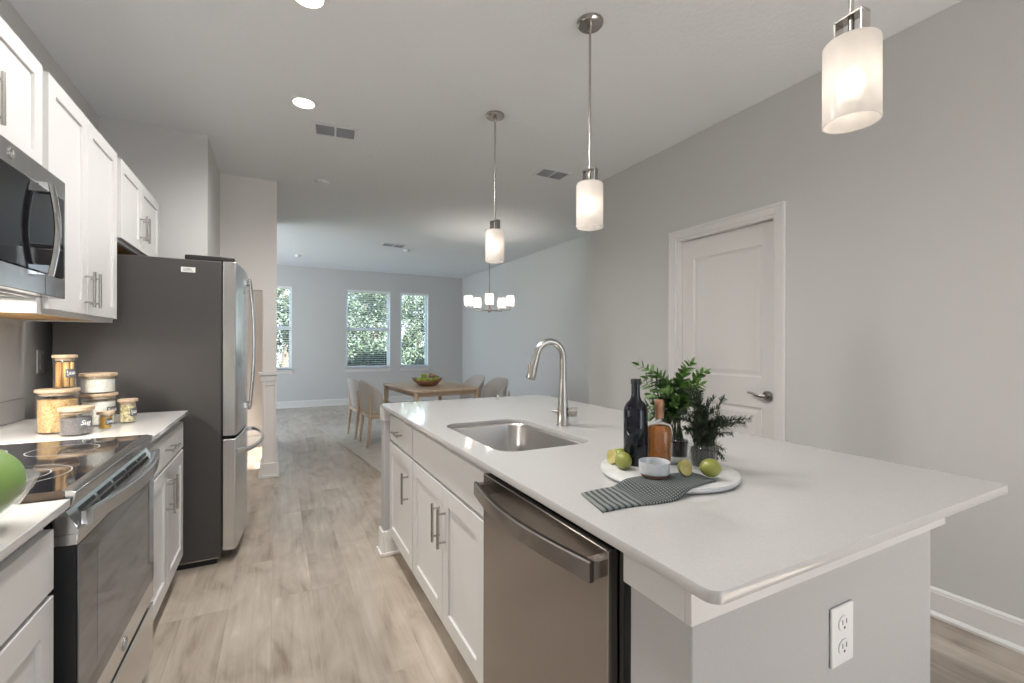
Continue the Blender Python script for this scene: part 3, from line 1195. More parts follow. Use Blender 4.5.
B('door_gasket', M_black, fr, (-0.2775, -0.2725, fy0 + 0.006, fy1 - 0.006, 0.09, fz - 0.005))
d1 = fridge_door('left_door', fy0, 3.485, 0.722, 1.715, fr)
d2 = fridge_door('right_door', 3.489, fy1, 0.722, 1.715, fr)
d3 = fridge_door('freezer_drawer', fy0, fy1, 0.070, 0.704, fr)
for dd, yy in ((d1, 3.445), (d2, 3.530)):
    g = G()
    pth = []
    for i in range(21):
        u = i / 20
        pth.append((-0.160 + 0.026 * math.sin(PI * u), yy, 0.815 + 0.86 * u))
    g.sweep(pth, [(0.011 * math.cos(a), 0.009 * math.sin(a)) for a in [i * PI / 6 for i in range(12)]], up=(1, 0, 0))
    for zz in (0.83, 1.635):
        g.box(-0.176, -0.150, yy - 0.010, yy + 0.010, zz, zz + 0.028)
    g.build('door_handle', M_chrome, dd, smooth=True)
g = G()
pth = []
for i in range(25):
    u = i / 24
    pth.append((-0.172 + 0.088 * math.sin(PI * u) ** 0.6, 3.09 + 0.80 * u, 0.620))
g.sweep(pth, [(0.010 * math.cos(a), 0.013 * math.sin(a)) for a in [i * PI / 6 for i in range(12)]])
for yy in (3.09, 3.87):
    g.box(-0.205, -0.160, yy - 0.012, yy + 0.012, 0.606, 0.634)
g.build('drawer_handle', M_chrome, d3, smooth=True)
for ya_ in (fy0 + 0.010, fy1 - 0.10):
    B('hinge_cover', M_black, fr, (-0.45, -0.215, ya_, ya_ + 0.09, fz, fz + 0.028), 0.006)
st = B('rating_label', M_paper, fr, (-0.465, -0.400, fy0 - 0.0012, fy0 - 0.0002, 1.640, 1.668))
g = G()
for k in range(3):
    g.box(-0.457, -0.41 - k * 0.006, fy0 - 0.0016, fy0 - 0.0012, 1.646 + k * 0.007, 1.6485 + k * 0.007)
g.build('label_print', M_slot, st)


def outlet(label, p, normal, w=0.072, h=0.118):
    """duplex outlet. built facing -Y at origin then turned"""
    t = thing('electrical_outlet', label, 'outlet', p)
    ax = normal

    def tr(g):
        off = Vector(p)
        for v in g.bm.verts:
            x, y, z = v.co
            if ax == '-y':
                v.co = off + Vector((x, y, z))
            elif ax == '+x':
                v.co = off + Vector((-y, x, z))
        return g
    tr(G().box(-w / 2, w / 2, -0.006, 0, -h / 2, h / 2)).build('cover_plate', M_white_pl, t, bevel=0.003)
    for k in (-1, 1):
        zc = k * h * 0.2
        s = tr(G().prism([(0.017 * w / .072 * math.cos(a), zc + 0.0155 * h / .118 * math.sin(a)) for a in [i * PI / 12 for i in range(24)]], -0.0085, -0.006, 'y')).build('socket', M_white_pl, t, bevel=0.0008)
        gg = G()
        gg.box(-0.0085, -0.006, -0.0090, -0.0084, zc - 0.001, zc + 0.009)
        gg.box(0.006, 0.0085, -0.0090, -0.0084, zc - 0.001, zc + 0.009)
        gg.prism([(0.003 * math.cos(a), zc - 0.008 + 0.003 * math.sin(a)) for a in [i * PI / 5 for i in range(10)]], -0.0090, -0.0084, 'y')
        tr(gg).build('slots', M_slot, s)
    return t


outlet('white duplex outlet on the backsplash wall above the storage jars', (XL, 3.135, 1.155), '+x')

# ------------------------------------------------------------------ island
IX0, IX1, IY0, IY1 = 0.552, 1.648, 0.435, 2.745
ix = 0.590
KX1 = 1.456
SX0, SX1, SY0, SY1 = 0.648, 1.030, 1.315, 1.912

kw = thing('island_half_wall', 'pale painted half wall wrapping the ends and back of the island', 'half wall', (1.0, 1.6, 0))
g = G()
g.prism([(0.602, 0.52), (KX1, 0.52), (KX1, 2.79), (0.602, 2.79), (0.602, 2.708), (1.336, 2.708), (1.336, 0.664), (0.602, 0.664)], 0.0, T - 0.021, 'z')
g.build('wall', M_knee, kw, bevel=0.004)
g = G()
g.box(0.588, 1.502, 0.508, 0.520, 0.793, T - 0.021)
g.box(0.588, 0.602, 0.520, 0.668, 0.793, T - 0.021)
g.box(KX1, 1.502, 0.520, 0.70, 0.793, T - 0.021)
g.build('apron_trim', M_cab, kw, bevel=0.0015)
g = G()
g.box(0.556, 0.602, 2.709, 2.80, 0.793, T - 0.021)
g.box(0.588, 1.502, 2.79, 2.802, 0.793, T - 0.021)
g.build('far_apron_trim', M_cab, kw, bevel=0.0015)
B('end_post', M_knee, kw, (0.562, 0.602, 2.713, 2.790, 0.0, 0.793), 0.002)
g = G()
g.box(0.549, 0.562, 2.700, 2.803, 0.0, 0.145)
g.box(0.537, 0.549, 2.688, 2.815, 0.0, 0.022)
g.box(0.549, 0.660, 2.688, 2.700, 0.0, 0.022)
g.box(0.562, 0.650, 2.700, 2.713, 0.0, 0.145)
g.box(0.602, KX1, 2.79, 2.815, 0.0, 0.125)
g.build('base_moulding', M_trim, kw, bevel=0.004)
outlet('white duplex outlet on the near end of the island', (1.043, 0.52, 0.645), '-y', 0.082, 0.122)

ct = thing('island_countertop', 'large white quartz island worktop with sink cut-out', 'countertop', (1.09, 1.59, T - 0.02))
plate_with_holes('slab', rrect(IX0, IX1, IY0, IY1, (0.022, 0.008, 0.02, 0.012)), [list(reversed(rrect(SX0, SX1, SY0, SY1, 0.075, 8)))],
                 T - 0.020, T, M_quartz, ct, bevel=0.0018)


def island_base(name, label, y0, y1):
    t = thing(name, label, 'cabinet', (0.85, (y0 + y1) / 2, 0))
    g = G()
    # open-topped carcass: front frame, sides, bottom, recessed plinth
    g.box(ix + 0.021, ix + 0.040, y0, y1, 0.105, T - 0.021)
    g.box(ix + 0.040, 1.334, y0, y0 + 0.015, 0.105, T - 0.021)
    g.box(ix + 0.040, 1.334, y1 - 0.015, y1, 0.105, T - 0.021)
    g.box(ix + 0.040, 1.334, y0 + 0.015, y1 - 0.015, 0.105, 0.122)
    g.box(ix + 0.075, ix + 0.09, y0, y1, 0.0, 0.105)
    g.build('carcass', M_cab, t)
    return t


IA, IB_, IC_ = 1.312, 2.183, 2.698
sk = island_base('sink_base_cabinet', 'white island sink cabinet with two shaker doors and a plain false front', IA + 0.006, IB_ - 0.001)
slab('false_front', ix, -1, IA + 0.012, IB_ - 0.006, 0.690, 0.834, sk)
ym = 1.733
for a, b, hy in ((IA + 0.012, ym - 0.002, ym - 0.036), (ym + 0.002, IB_ - 0.006, ym + 0.036)):
    d = shaker('door', ix, -1, a, b, 0.130, 0.675, sk)
    pull('door_handle', ix, -1, hy, 0.525, 0.155, 'z', d)
db = island_base('drawer_base_cabinet', 'narrow white island cabinet with drawer over door at the far end', IB_ + 0.001, IC_)
d = slab('drawer', ix, -1, IB_ + 0.006, IC_ - 0.008, 0.690, 0.834, db)
pull('drawer_handle', ix, -1, (IB_ + IC_) / 2, 0.762, 0.13, 'y', d)
d = shaker('door', ix, -1, IB_ + 0.006, IC_ - 0.008, 0.130, 0.675, db)
pull('door_handle', ix, -1, IB_ + 0.085, 0.52, 0.155, 'z', d)

# dishwasher
dw = thing('dishwasher', 'stainless steel dishwasher with bowed bar handle in the island', 'dishwasher', (0.85, 1.0, 0))
wy0, wy1 = 0.700, 1.305
B('tub', M_black, dw, (0.632, 1.20, 0.683, wy1 + 0.002, 0.09, 0.862))
B('side_strip', mat('gasket_grey', (0.10, 0.10, 0.10), 0.35, 0.6), dw, (0.604, 0.632, 0.685, 0.697, 0.09, 0.840), 0.001)
B('side_gasket', M_black, dw, (0.606, 0.632, 0.6655, 0.6845, 0.09, 0.862))
B('toe_panel', M_black, dw, (0.66, 0.70, wy0, wy1, 0.0, 0.09))
B('control_strip', M_black, dw, (0.594, 0.632, wy0, wy1, 0.843, 0.868), 0.001)
dd = B('door_panel', M_steel2, dw, (0.578, 0.632, wy0, wy1, 0.10, 0.840), 0.003)
B('door_edge_trim', M_nickel, dd, (0.5772, 0.6000, wy0 - 0.0015, wy0 + 0.0045, 0.10, 0.840), 0.0008)
bow_handle('door_handle', dd, M_steel2, 0.578, -1, wy0 + 0.012, wy1 - 0.012, 0.800, 0.034, 0.042, 0.014, 0.030)

# sink
sn = thing('kitchen_sink', 'stainless steel undermount sink set in the island worktop', 'sink', ((SX0 + SX1) / 2, (SY0 + SY1) / 2, T - 0.24))
g = G()
loops = []
for (o_, z, r) in ((-0.004, T - 0.0205, 0.078), (0.004, T - 0.0208, 0.07), (0.006, T - 0.03, 0.068), (0.012, T - 0.19, 0.062), (0.022, T - 0.205, 0.055), (0.045, T - 0.212, 0.045), (0.16, T - 0.216, 0.02)):
    loops.append([g.bm.verts.new((p[0], p[1], z)) for p in rrect(SX0 + o_, SX1 - o_, SY0 + o_, SY1 - o_, r, 8)])
for a, b in zip(loops[:-1], loops[1:]):
    for i in range(len(a)):
        g.bm.faces.new([a[i], a[(i + 1) % len(a)], b[(i + 1) % len(a)], b[i]])
g.bm.faces.new(loops[-1])
sb = g.build('basin', M_sink, sn, smooth='all')
md = sb.modifiers.new('solid', 'SOLIDIFY')
md.thickness = 0.0015
md.offset = 1
G().lathe([(0, 0.004), (0.02, 0.004), (0.035, 0.002), (0.045, 0.0035), (0.050, 0)], ((SX0 + SX1) / 2, (SY0 + SY1) / 2, T - 0.2155), 28).build('drain', M_chrome, sn, smooth=True)

# faucet
fc = thing('faucet', 'tall brushed nickel gooseneck pull-down faucet behind the island sink', 'faucet', (1.117, 1.660, T))
g = G()
fx, fy = 1.117, 1.660
g.lathe([(0, 0.0002), (0.029, 0.0002), (0.029, 0.004), (0.0275, 0.006), (0.0245, 0.06), (0.0225, 0.10), (0.0165, 0.19), (0.0150, 0.205), (0, 0.205)], (fx, fy, T), 28)
g.build('base', M_nickel, fc, smooth=True)
g = G()
pth = [(fx, fy, T + 0.20), (fx, fy, T + 0.26), (fx, fy, T + 0.295)]
R = 0.062
dirx, diry = -0.93, 0.18
dl = math.hypot(dirx, diry)
dirx, diry = dirx / dl, diry / dl
for i in range(1, 17):
    a = PI * 0.93 * i / 16
    k = R - R * math.cos(a)
    pth.append((fx + dirx * k, fy + diry * k, T + 0.295 + R * 1.15 * math.sin(a)))
g.tube(pth, 0.0152, 16, scale=[1.05, 1.0] + [1.0] * (len(pth) - 2))
g.build('gooseneck', M_nickel, fc, smooth=True)
e1 = Vector(pth[-1])
tdir = (Vector(pth[-1]) - Vector(pth[-2])).normalized()
g = G()
g.tube([e1, e1 + tdir * 0.004], 0.0138, 16)
g.tube([e1 + tdir * 0.004, e1 + tdir * 0.03, e1 + tdir * 0.085, e1 + tdir * 0.108, e1 + tdir * 0.112], 0.0155, 18, scale=[1.0, 1.06, 1.36, 1.38, 1.25])
sp = g.build('spray_head', M_nickel, fc, smooth=True)
q = e1 + tdir * 0.058 + Vector((-0.018, 0, 0))
G().ball(q, 0.008, 12, 8, (0.7, 0.9, 2.6)).build('spray_button', M_nickel, sp, smooth='all')
g = G()
hd = Vector((0.80, -0.60, 0)).normalized()
c0 = Vector((fx, fy, T + 0.058))
g.cyl(c0 - hd * 0.034, c0 + hd * 0.030, 0.0125, 16)
g.cyl(c0 + hd * 0.030, c0 + hd * 0.062, 0.0205, 22)
g.cyl(c0 - hd * 0.050, c0 - hd * 0.034, 0.005, 10)
g.build('lever_handle', M_nickel, fc, smooth=True)

# air-switch / soap button at the far end of the island
tag(G().lathe([(0, 0.0), (0.011, 0.0), (0.011, 0.004), (0.006, 0.006), (0.006, 0.022), (0.009, 0.024), (0.009, 0.029), (0, 0.030)], (1.26, 2.62, T), 18).build('air_switch', M_chrome, None, smooth=True),
    'tiny chrome button standing on the far end of the island worktop', 'button')

# ------------------------------------------------------------------ tray group on the island
ty = T
tx0, ty0_, tr = 0.951, 0.903, 0.181
G_t = G().lathe([(0, 0.0002), (tr - 0.012, 0.0002), (tr - 0.002, 0.004), (tr, 0.009), (tr - 0.002, 0.0145), (tr - 0.006, 0.0155), (0, 0.0155)], (tx0, ty0_, ty), 72)
tag(G_t.build('serving_board', M_stone, None, smooth=True), 'round pale stone serving board near the middle of the island', 'tray')
TZ = ty + 0.0157

bt = thing('wine_bottle', 'tall black glass bottle standing at the left of the board', 'bottle', (0.903, 0.975, TZ))
R = 0.0335
G().lathe([(0, 0.001), (R - 0.003, 0.0), (R, 0.004), (R, 0.150), (R - 0.002, 0.160), (R - 0.008, 0.172), (R - 0.017, 0.181), (0.0130, 0.190), (0.0118, 0.198), (0.0116, 0.226), (0, 0.226)],
          (0.903, 0.975, TZ), 40).build('bottle_body', M_bottle, bt, smooth=True)
G().lathe([(0, 0.2262), (0.0138, 0.2262), (0.0138, 0.2385), (0.0128, 0.2405), (0, 0.2405)], (0.903, 0.975, TZ), 28).build('cap', M_black, bt, smooth=True)

sb2 = thing('spirit_bottle', 'short clear bottle of amber spirit with copper topped neck', 'bottle', (0.974, 0.955, TZ))
bx, by = 0.974, 0.955
G().lathe([(0, 0.001), (0.032, 0.0), (0.0355, 0.004), (0.0358, 0.092), (0.0345, 0.100), (0.029, 0.107), (0.016, 0.111), (0.0115, 0.114), (0.0105, 0.120), (0.0105, 0.138)],
          (bx, by, TZ), 36).build('bottle_body', M_glass, sb2, smooth=True)
G().lathe([(0, 0.006), (0.030, 0.006), (0.0325, 0.010), (0.0330, 0.091), (0.0320, 0.099), (0.027, 0.105), (0.014, 0.108), (0, 0.109)],
          (bx, by, TZ), 36).build('amber_spirit', M_amber, sb2, smooth=True)
G().lathe([(0, 0.128), (0.0128, 0.128), (0.0124, 0.158), (0.0135, 0.162), (0.0135, 0.178), (0.012, 0.180), (0, 0.180)],
          (bx, by, TZ), 28).build('neck_foil', M_copper, sb2, smooth=True)

# folded towel under the bowl, hanging off the board to the left
tw_pts = []
NX, NY = 36, 10
tg = G()
uvs = {}
A0, A1 = Vector((0.606, 0.752)), Vector((0.636, 0.868))      # left (free) end, near and far corner
B0, B1 = Vector((0.960, 0.752)), Vector((0.965, 0.832))       # right end
grid = []


def towel_z(u, x, y, s):
    r = math.hypot(x - tx0, y - ty0_)
    base = T + 0.0008
    if r < tr - 0.004:
        zz = TZ + 0.0008
    elif r < tr + 0.05:
        k = (r - tr + 0.004) / 0.054
        zz = TZ + 0.0008 + (base - TZ - 0.0008) * (k * k * (3 - 2 * k))
    else:
        zz = base
    return zz


for layer in (0, 1):
    rows = []
    for i in range(NX + 1):
        u = i / NX
        r_ = []
        for j in range(NY + 1):
            v = j / NY
            lo = A0.lerp(B0, u) + Vector((0, -0.012 * math.sin(u * PI) + 0.006 * math.sin(u * 9)))
            hi = A1.lerp(B1, u) + Vector((0, 0.014 * math.sin(u * PI)))
            p = lo.lerp(hi, v)
            zz = towel_z(u, p.x, p.y, v)
            if layer:
                zz += 0.0042 + 0.0008 * math.sin(u * 17 + v * 5) + 0.0006 * math.sin(v * 13)
            vv = tg.bm.verts.new((p.x, p.y, zz))
            uvs[vv] = (u, v)
            r_.append(vv)
        rows.append(r_)
    grid.append(rows)
for i in range(NX):
    for j in range(NY):
        tg.bm.faces.new([grid[1][i][j], grid[1][i + 1][j], grid[1][i + 1][j + 1], grid[1][i][j + 1]])
        tg.bm.faces.new([grid[0][i][j], grid[0][i][j + 1], grid[0][i + 1][j + 1], grid[0][i + 1][j]])
for i in range(NX):
    for j, fl in ((0, 0), (NY, 1)):
        tg.bm.faces.new([grid[0][i][j], grid[0][i + 1][j], grid[1][i + 1][j], grid[1][i][j]])
for j in range(NY):
    for i in (0, NX):
        tg.bm.faces.new([grid[0][i][j], grid[0][i][j + 1], grid[1][i][j + 1], grid[1][i][j]])
ul = tg.bm.loops.layers.uv.new('UVMap')
for f in tg.bm.faces:
    for l in f.loops:
        l[ul].uv = uvs[l.vert]
tw = tg.build('kitchen_towel', M_towel, None, smooth='all')
tag(tw, 'folded grey striped towel lying half on the stone board', 'towel')
TWZ = TZ + 0.0066

cb = thing('ceramic_bowl', 'small grey glazed bowl with unglazed brown foot, on the towel', 'bowl', (0.846, 0.846, TWZ))
G().lathe([(0, 0.008), (0.034, 0.007), (0.0375, 0.010), (0.0385, 0.036), (0.0378, 0.038), (0.0365, 0.036), (0.0355, 0.012), (0.030, 0.010), (0, 0.010)],
          (0.846, 0.846, TWZ), 40).build('glazed_body', M_cer, cb, smooth=True)
G().lathe([(0, 0.0002), (0.031, 0.0002), (0.0345, 0.0068), (0, 0.0068)], (0.846, 0.846, TWZ), 40).build('clay_foot', M_terra, cb, smooth=True)


def citrus(name, label, c, r, s, rot, half=False):
    R_ = Matrix.Rotation(rot[0], 3, rot[1]).to_4x4()
    if half:
        g = G()
        n, m_ = 24, 8
        prof = [(0.0, -r)] + [(r * math.sin(a), -r * math.cos(a)) for a in [i * PI / 2 / 8 for i in range(1, 9)]]
        g.lathe(prof, (0, 0, 0), 28)
        for v in g.bm.verts:
            v.co = R_ @ v.co + Vector(c)
        t = thing(name, label, 'lime', c)
        g.build('rind', M_lime, t, smooth='all')
        g = G()
        g.lathe([(0, 0.0004), (r * 0.88, 0.0004), (r, -0.0005)], (0, 0, 0), 28)
        for v in g.bm.verts:
            v.co = R_ @ v.co + Vector(c)
        g.build('cut_face', M_flesh, t)
        return t
    g = G()
    g.ball((0, 0, 0), r, 24, 16, s)
    for v in g.bm.verts:
        q = v.co.copy()
        if abs(q.x) > r * s[0] * 0.9:
            q.x += (abs(q.x) - r * s[0] * 0.9) * 0.7 * (1 if q.x > 0 else -1)
        v.co = R_ @ q + Vector(c)
    return tag(g.build(name, M_lime, None, smooth='all'), label, 'lime')


citrus('lime', 'whole lime at the front left of the board, touching the towel', (0.838, 0.952, TZ + 0.0225), 0.0225, (1.12, 1, 1), (1.2, 'Z'))
citrus('lime', 'whole lime behind the front left one, against the black bottle', (0.868, 0.998, TZ + 0.0215), 0.0215, (1.12, 1, 1), (0.4, 'Z'))
citrus('lime', 'whole lime at the right front edge of the board', (0.968, 0.778, TWZ + 0.0215), 0.0228, (1.12, 1, 1), (-0.5, 'Z'))
citrus('lime_half', 'cut lime half at the far left, its pale face turned left', (0.843, 1.006, TZ + 0.021), 0.021, None, (-1.35, 'Y'), True)
citrus('lime_half', 'cut lime half standing between the small bowl and the right lime', (0.920, 0.812, TWZ + 0.0200), 0.0210, None, (1.25, 'X'), True)


def glass_vase(label, c, r, h):
    t = thing('glass_vase', label, 'vase', c)
    g = G()
    n = 60
    rings = []
    for (rr, z, rb) in ((r * 0.86, 0.0, 0), (r * 0.88, 0.002, 1), (r, h, 1), (r - 0.0025, h, 1), (r * 0.86 - 0.001, 0.006, 0)):
        ring = []
        for i in range(n):
            a = 2 * PI * i / n
            q = rr + (0.0009 * math.cos(a * 20) if rb else 0)
            ring.append(g.bm.verts.new((c[0] + q * math.cos(a), c[1] + q * math.sin(a), c[2] + z)))
        rings.append(ring)
    for a, b in zip(rings[:-1], rings[1:]):
        for i in range(n):
            g.bm.faces.new([a[i], a[(i + 1) % n], b[(i + 1) % n], b[i]])
    g.bm.faces.new(rings[0])
    g.bm.faces.new(rings[-1])
    g.build('ribbed_glass', M_glass, t, smooth='all')
    G().lathe([(0, 0.0065), (r * 0.80, 0.0065), (r * 0.90, h * 0.80), (0, h * 0.82)], c, 32).build('dark_filling', M_soil, t, smooth=True)
    return t


V1 = (1.066, 0.972, TZ)
V2 = (1.043, 0.862, TZ)
glass_vase('ribbed glass tumbler holding the broad-leaved sprigs, at the back', V1, 0.033, 0.066)
glass_vase('ribbed glass tumbler holding the dark needle-leaved sprigs, in front', V2, 0.037, 0.066)


def bez(p0, p1, p2, n):
    return [p0 * (1 - t) ** 2 + p1 * 2 * t * (1 - t) + p2 * t * t for t in [i / n for i in range(n + 1)]]


def leaf(g, base, d, up, L_, W_, bend=0.15):
    d = d.normalized()
    s = d.cross(up)
    if s.length < 1e-3:
        s = d.cross(Vector((1, 0, 0)))
    s.normalize()
    n = s.cross(d).normalized()
    prof = [(0, 0.06), (0.3, 0.85), (0.55, 1.0), (0.8, 0.6), (1.0, 0.0)]
    prev = None
    for t, w in prof:
        c = base + d * (L_ * t) - n * (bend * L_ * t * t)
        if w == 0:
            cur = [g.bm.verts.new(c)]
        else:
            cur = [g.bm.verts.new(c - s * W_ * w / 2 + n * W_ * w * 0.12), g.bm.verts.new(c), g.bm.verts.new(c + s * W_ * w / 2 + n * W_ * w * 0.12)]
        if prev:
            if len(cur) == 3:
                g.bm.faces.new([prev[0], prev[1], cur[1], cur[0]])
                g.bm.faces.new([prev[1], prev[2], cur[2], cur[1]])
            else:
                g.bm.faces.new([prev[0], prev[1], cur[0]])
                g.bm.faces.new([prev[1], prev[2], cur[0]])
        prev = cur


rnd = random.Random(5)
pl = thing('leafy_sprigs', 'bright green broad-leaved sprigs rising from the rear glass tumbler', 'plant', (V1[0], V1[1], TZ + 0.055))
gs, gl_ = G(), G()
tips = [(-0.108, 0.025, 0.275), (-0.085, 0.01, 0.235), (-0.05, 0.02, 0.245), (-0.085, -0.02, 0.19), (0.005, 0.01, 0.225), (0.03, 0.03, 0.250),
        (0.032, -0.01, 0.280), (0.072, -0.01, 0.255), (-0.075, 0.03, 0.15), (-0.045, -0.03, 0.20), (0.05, -0.03, 0.22), (0.055, 0.04, 0.20), (-0.095, 0.0, 0.13), (-0.02, 0.04, 0.21),
        (-0.02, -0.03, 0.17), (0.02, 0.0, 0.18), (-0.06, 0.0, 0.16), (0.04, 0.02, 0.16), (-0.10, 0.02, 0.22)]
for (ax_, ay_, az_) in tips:
    # local frame turned so that the first number runs across the view
    vx = Vector((math.cos(-YAW), math.sin(-YAW), 0))
    vy = Vector((math.sin(YAW), math.cos(YAW), 0))
    p0 = Vector((V1[0] + rnd.uniform(-.015, .015), V1[1] + rnd.uniform(-.015, .015), TZ + 0.05))
    p2 = Vector((V1[0], V1[1], TZ)) + vx * ax_ + vy * ay_ + Vector((0, 0, az_))
    p1 = p0 + Vector((0, 0, az_ * 0.55)) + (p2 - p0) * 0.18
    pts = bez(p0, p1, p2, 12)
    gs.tube(pts, 0.0016, 6, scale=[1.2 - 0.07 * i for i in range(13)])
    for i in range(4, 13):
        t = pts[i] - pts[i - 1]
        t.normalize()
        aa = i * 1.57 + rnd.uniform(-.3, .3)
        side = t.cross(Vector((math.cos(aa), math.sin(aa), 0.01))).normalized()
        for sg in (-1, 1):
            L_ = rnd.uniform(0.028, 0.040) * (1.0 if i < 11 else 0.75)
            leaf(gl_, pts[i], side * sg + t * rnd.uniform(0.6, 1.2), t, L_, L_ * 0.60, rnd.uniform(.0, .25))
    leaf(gl_, pts[-1], t, Vector((1, 0, 0.1)), 0.026, 0.010)
gs.build('stems', M_stem, pl, smooth='all')
gl_.build('foliage', M_leaf, pl, recalc=False)

pl = thing('rosemary_sprigs', 'dark fine-needled sprigs spreading right from the front glass tumbler', 'plant', (V2[0], V2[1], TZ + 0.055))
gs, gl_ = G(), G()
for k in range(64):
    if k < 50:
        ax_, ay_ = rnd.uniform(-0.075, 0.065), rnd.uniform(-0.05, 0.05)
        az_ = rnd.uniform(0.09, 0.215) - 0.5 * max(0, ax_ - 0.03)
    elif k < 60:
        ax_, ay_, az_ = rnd.uniform(0.05, 0.125), rnd.uniform(-0.05, 0.03), rnd.uniform(0.085, 0.15)
    else:
        ax_, ay_, az_ = rnd.uniform(0.05, 0.07), rnd.uniform(-0.04, 0.02), rnd.uniform(0.02, 0.07)
    p0 = Vector((V2[0] + rnd.uniform(-.02, .02), V2[1] + rnd.uniform(-.02, .02), TZ + 0.052))
    p2 = Vector((V2[0], V2[1], TZ)) + vx * ax_ + vy * ay_ + Vector((0, 0, az_))
    p1 = p0 + Vector((0, 0, max(0.03, az_ * 0.5))) + (p2 - p0) * 0.25
    n = 16
    pts = bez(p0, p1, p2, n)
    gs.tube(pts, 0.0011, 5)
    for i in range(2, n + 1):
        t = (pts[i] - pts[i - 1]).normalized()
        for q in range(6):
            aa = rnd.uniform(0, 2 * PI)
            side = t.cross(Vector((math.cos(aa), math.sin(aa), 0.2))).normalized()
            d_ = (side + t * rnd.uniform(0.5, 1.1)).normalized()
            L_ = rnd.uniform(0.009, 0.016)
            b_ = pts[i] + (pts[i - 1] - pts[i]) * rnd.random()
            w_ = 0.0014
            s_ = d_.cross(Vector((0.3, 0.2, 1))).normalized() * w_
            a1 = gl_.bm.verts.new(b_ - s_)
            a2 = gl_.bm.verts.new(b_ + s_)
            a3 = gl_.bm.verts.new(b_ + d_ * L_ + s_ * 0.5)
            a4 = gl_.bm.verts.new(b_ + d_ * L_ - s_ * 0.5)
            gl_.bm.faces.new([a1, a2, a3, a4])
gs.build('stems', M_stem, pl, smooth='all')
gl_.build('needles', M_leafd, pl, recalc=False)

# ------------------------------------------------------------------ storage jars on the left worktop
def face_rot(x, y, turn=0.0):
    """rotation that stands a text upright facing the camera from (x,y)"""
    a = math.atan2(-y, -x) + turn
    return a


def jar(label, c, r, h, fill, mfill, lid_r=None, text=None, turn=0.3, spaghetti=False):
    t = thing('storage_jar', label, 'jar', c)
    G().lathe([(0, 0.0004), (r - 0.003, 0.0004), (r, 0.004), (r, h - 0.018), (r - 0.0015, h - 0.014), (r - 0.003, h - 0.018), (r - 0.003, 0.005), (0, 0.005)],
              c, 40).build('glass_body', M_glass, t, smooth=True)
    lr = lid_r or r + 0.004
    G().lathe([(0, h - 0.024), (r - 0.006, h - 0.024), (r - 0.005, h - 0.012), (lr, h - 0.012), (lr + 0.001, h - 0.009), (lr, h), (0, h)],
              c, 40).build('wooden_lid', M_lid, t, smooth=True)
    if spaghetti:
        g = G()
        rr = random.Random(3)
        for k in range(46):
            a, q = rr.uniform(0, 2 * PI), (r - 0.008) * math.sqrt(rr.random())
            x, y = c[0] + q * math.cos(a), c[1] + q * math.sin(a)
            g.cyl((x, y, c[2] + 0.006), (x + rr.uniform(-.002, .002), y, c[2] + h - 0.03), 0.0035, 6)
        f = g.build('dried_pasta', mfill, t, smooth='all')
    else:
        G().lathe([(0, 0.0055), (r - 0.0045, 0.0055), (r - 0.0045, 0.005 + fill), (r * 0.4, 0.008 + fill), (0, 0.009 + fill)],
                  c, 40).build('contents', mfill, t, smooth=True)
    if text:
        a0 = face_rot(c[0], c[1], turn)
        lw, lh = min(0.05, r * 1.0), min(0.034, h * 0.36)
        g = G()
        zc = c[2] + h * 0.45
        n = 10
        ha = lw / r / 2
        q0 = [], []
        for i in range(n + 1):
            a = a0 - ha + 2 * ha * i / n
            for kk, zz in enumerate((zc - lh / 2, zc + lh / 2)):
                q0[kk].append(g.bm.verts.new((c[0] + (r + 0.0006) * math.cos(a), c[1] + (r + 0.0006) * math.sin(a), zz)))
        for i in range(n):
            g.bm.faces.new([q0[0][i], q0[0][i + 1], q0[1][i + 1], q0[1][i]])
        lb = g.build('label', M_lab, t)
        rot = Matrix.Rotation(a0 + PI / 2, 4, 'Z') @ Matrix.Rotation(PI / 2, 4, 'X')
        if text == '~':
            # unreadable handwriting: a looped white pen line
            g = G()
            pth = []
            rs = random.Random(int(c[1] * 1000) + int(h * 1000))
            n = 26
            for i in range(n + 1):
                u = -0.38 + 0.76 * i / n
                k = (0.34 if i < 5 else 0.17) * lh
                zz = zc + k * math.sin(i * 1.25 + rs.uniform(-.2, .2)) + 0.02 * lh
                a = a0 + (u * lw + 0.05 * lw * math.cos(i * 1.25)) / r
                pth.append((c[0] + (r + 0.0010) * math.cos(a), c[1] + (r + 0.0010) * math.sin(a), zz))
            g.tube(pth, 0.0009, 6)
            g.build('handwriting', M_ink, lb, smooth='all')
            return t
        to = text_part('lettering', text, lh * 0.72, M_ink, lb,
                       (c[0] + (r + 0.0012) * math.cos(a0), c[1] + (r + 0.0012) * math.sin(a0), zc), rot, shear=0.35)
        # wrap the lettering round the jar
        off = origin_of(lb)
        for v in to.data.vertices:
            p = v.co + off - Vector((c[0], c[1], 0))
            tan = Vector((-math.sin(a0), math.cos(a0)))
            s_ = p.x * tan.x + p.y * tan.y
            rad = p.x * math.cos(a0) + p.y * math.sin(a0)
            a = a0 + s_ / r
            v.co = Vector((c[0] + rad * math.cos(a), c[1] + rad * math.sin(a), v.co.z + off.z)) - off
    return t


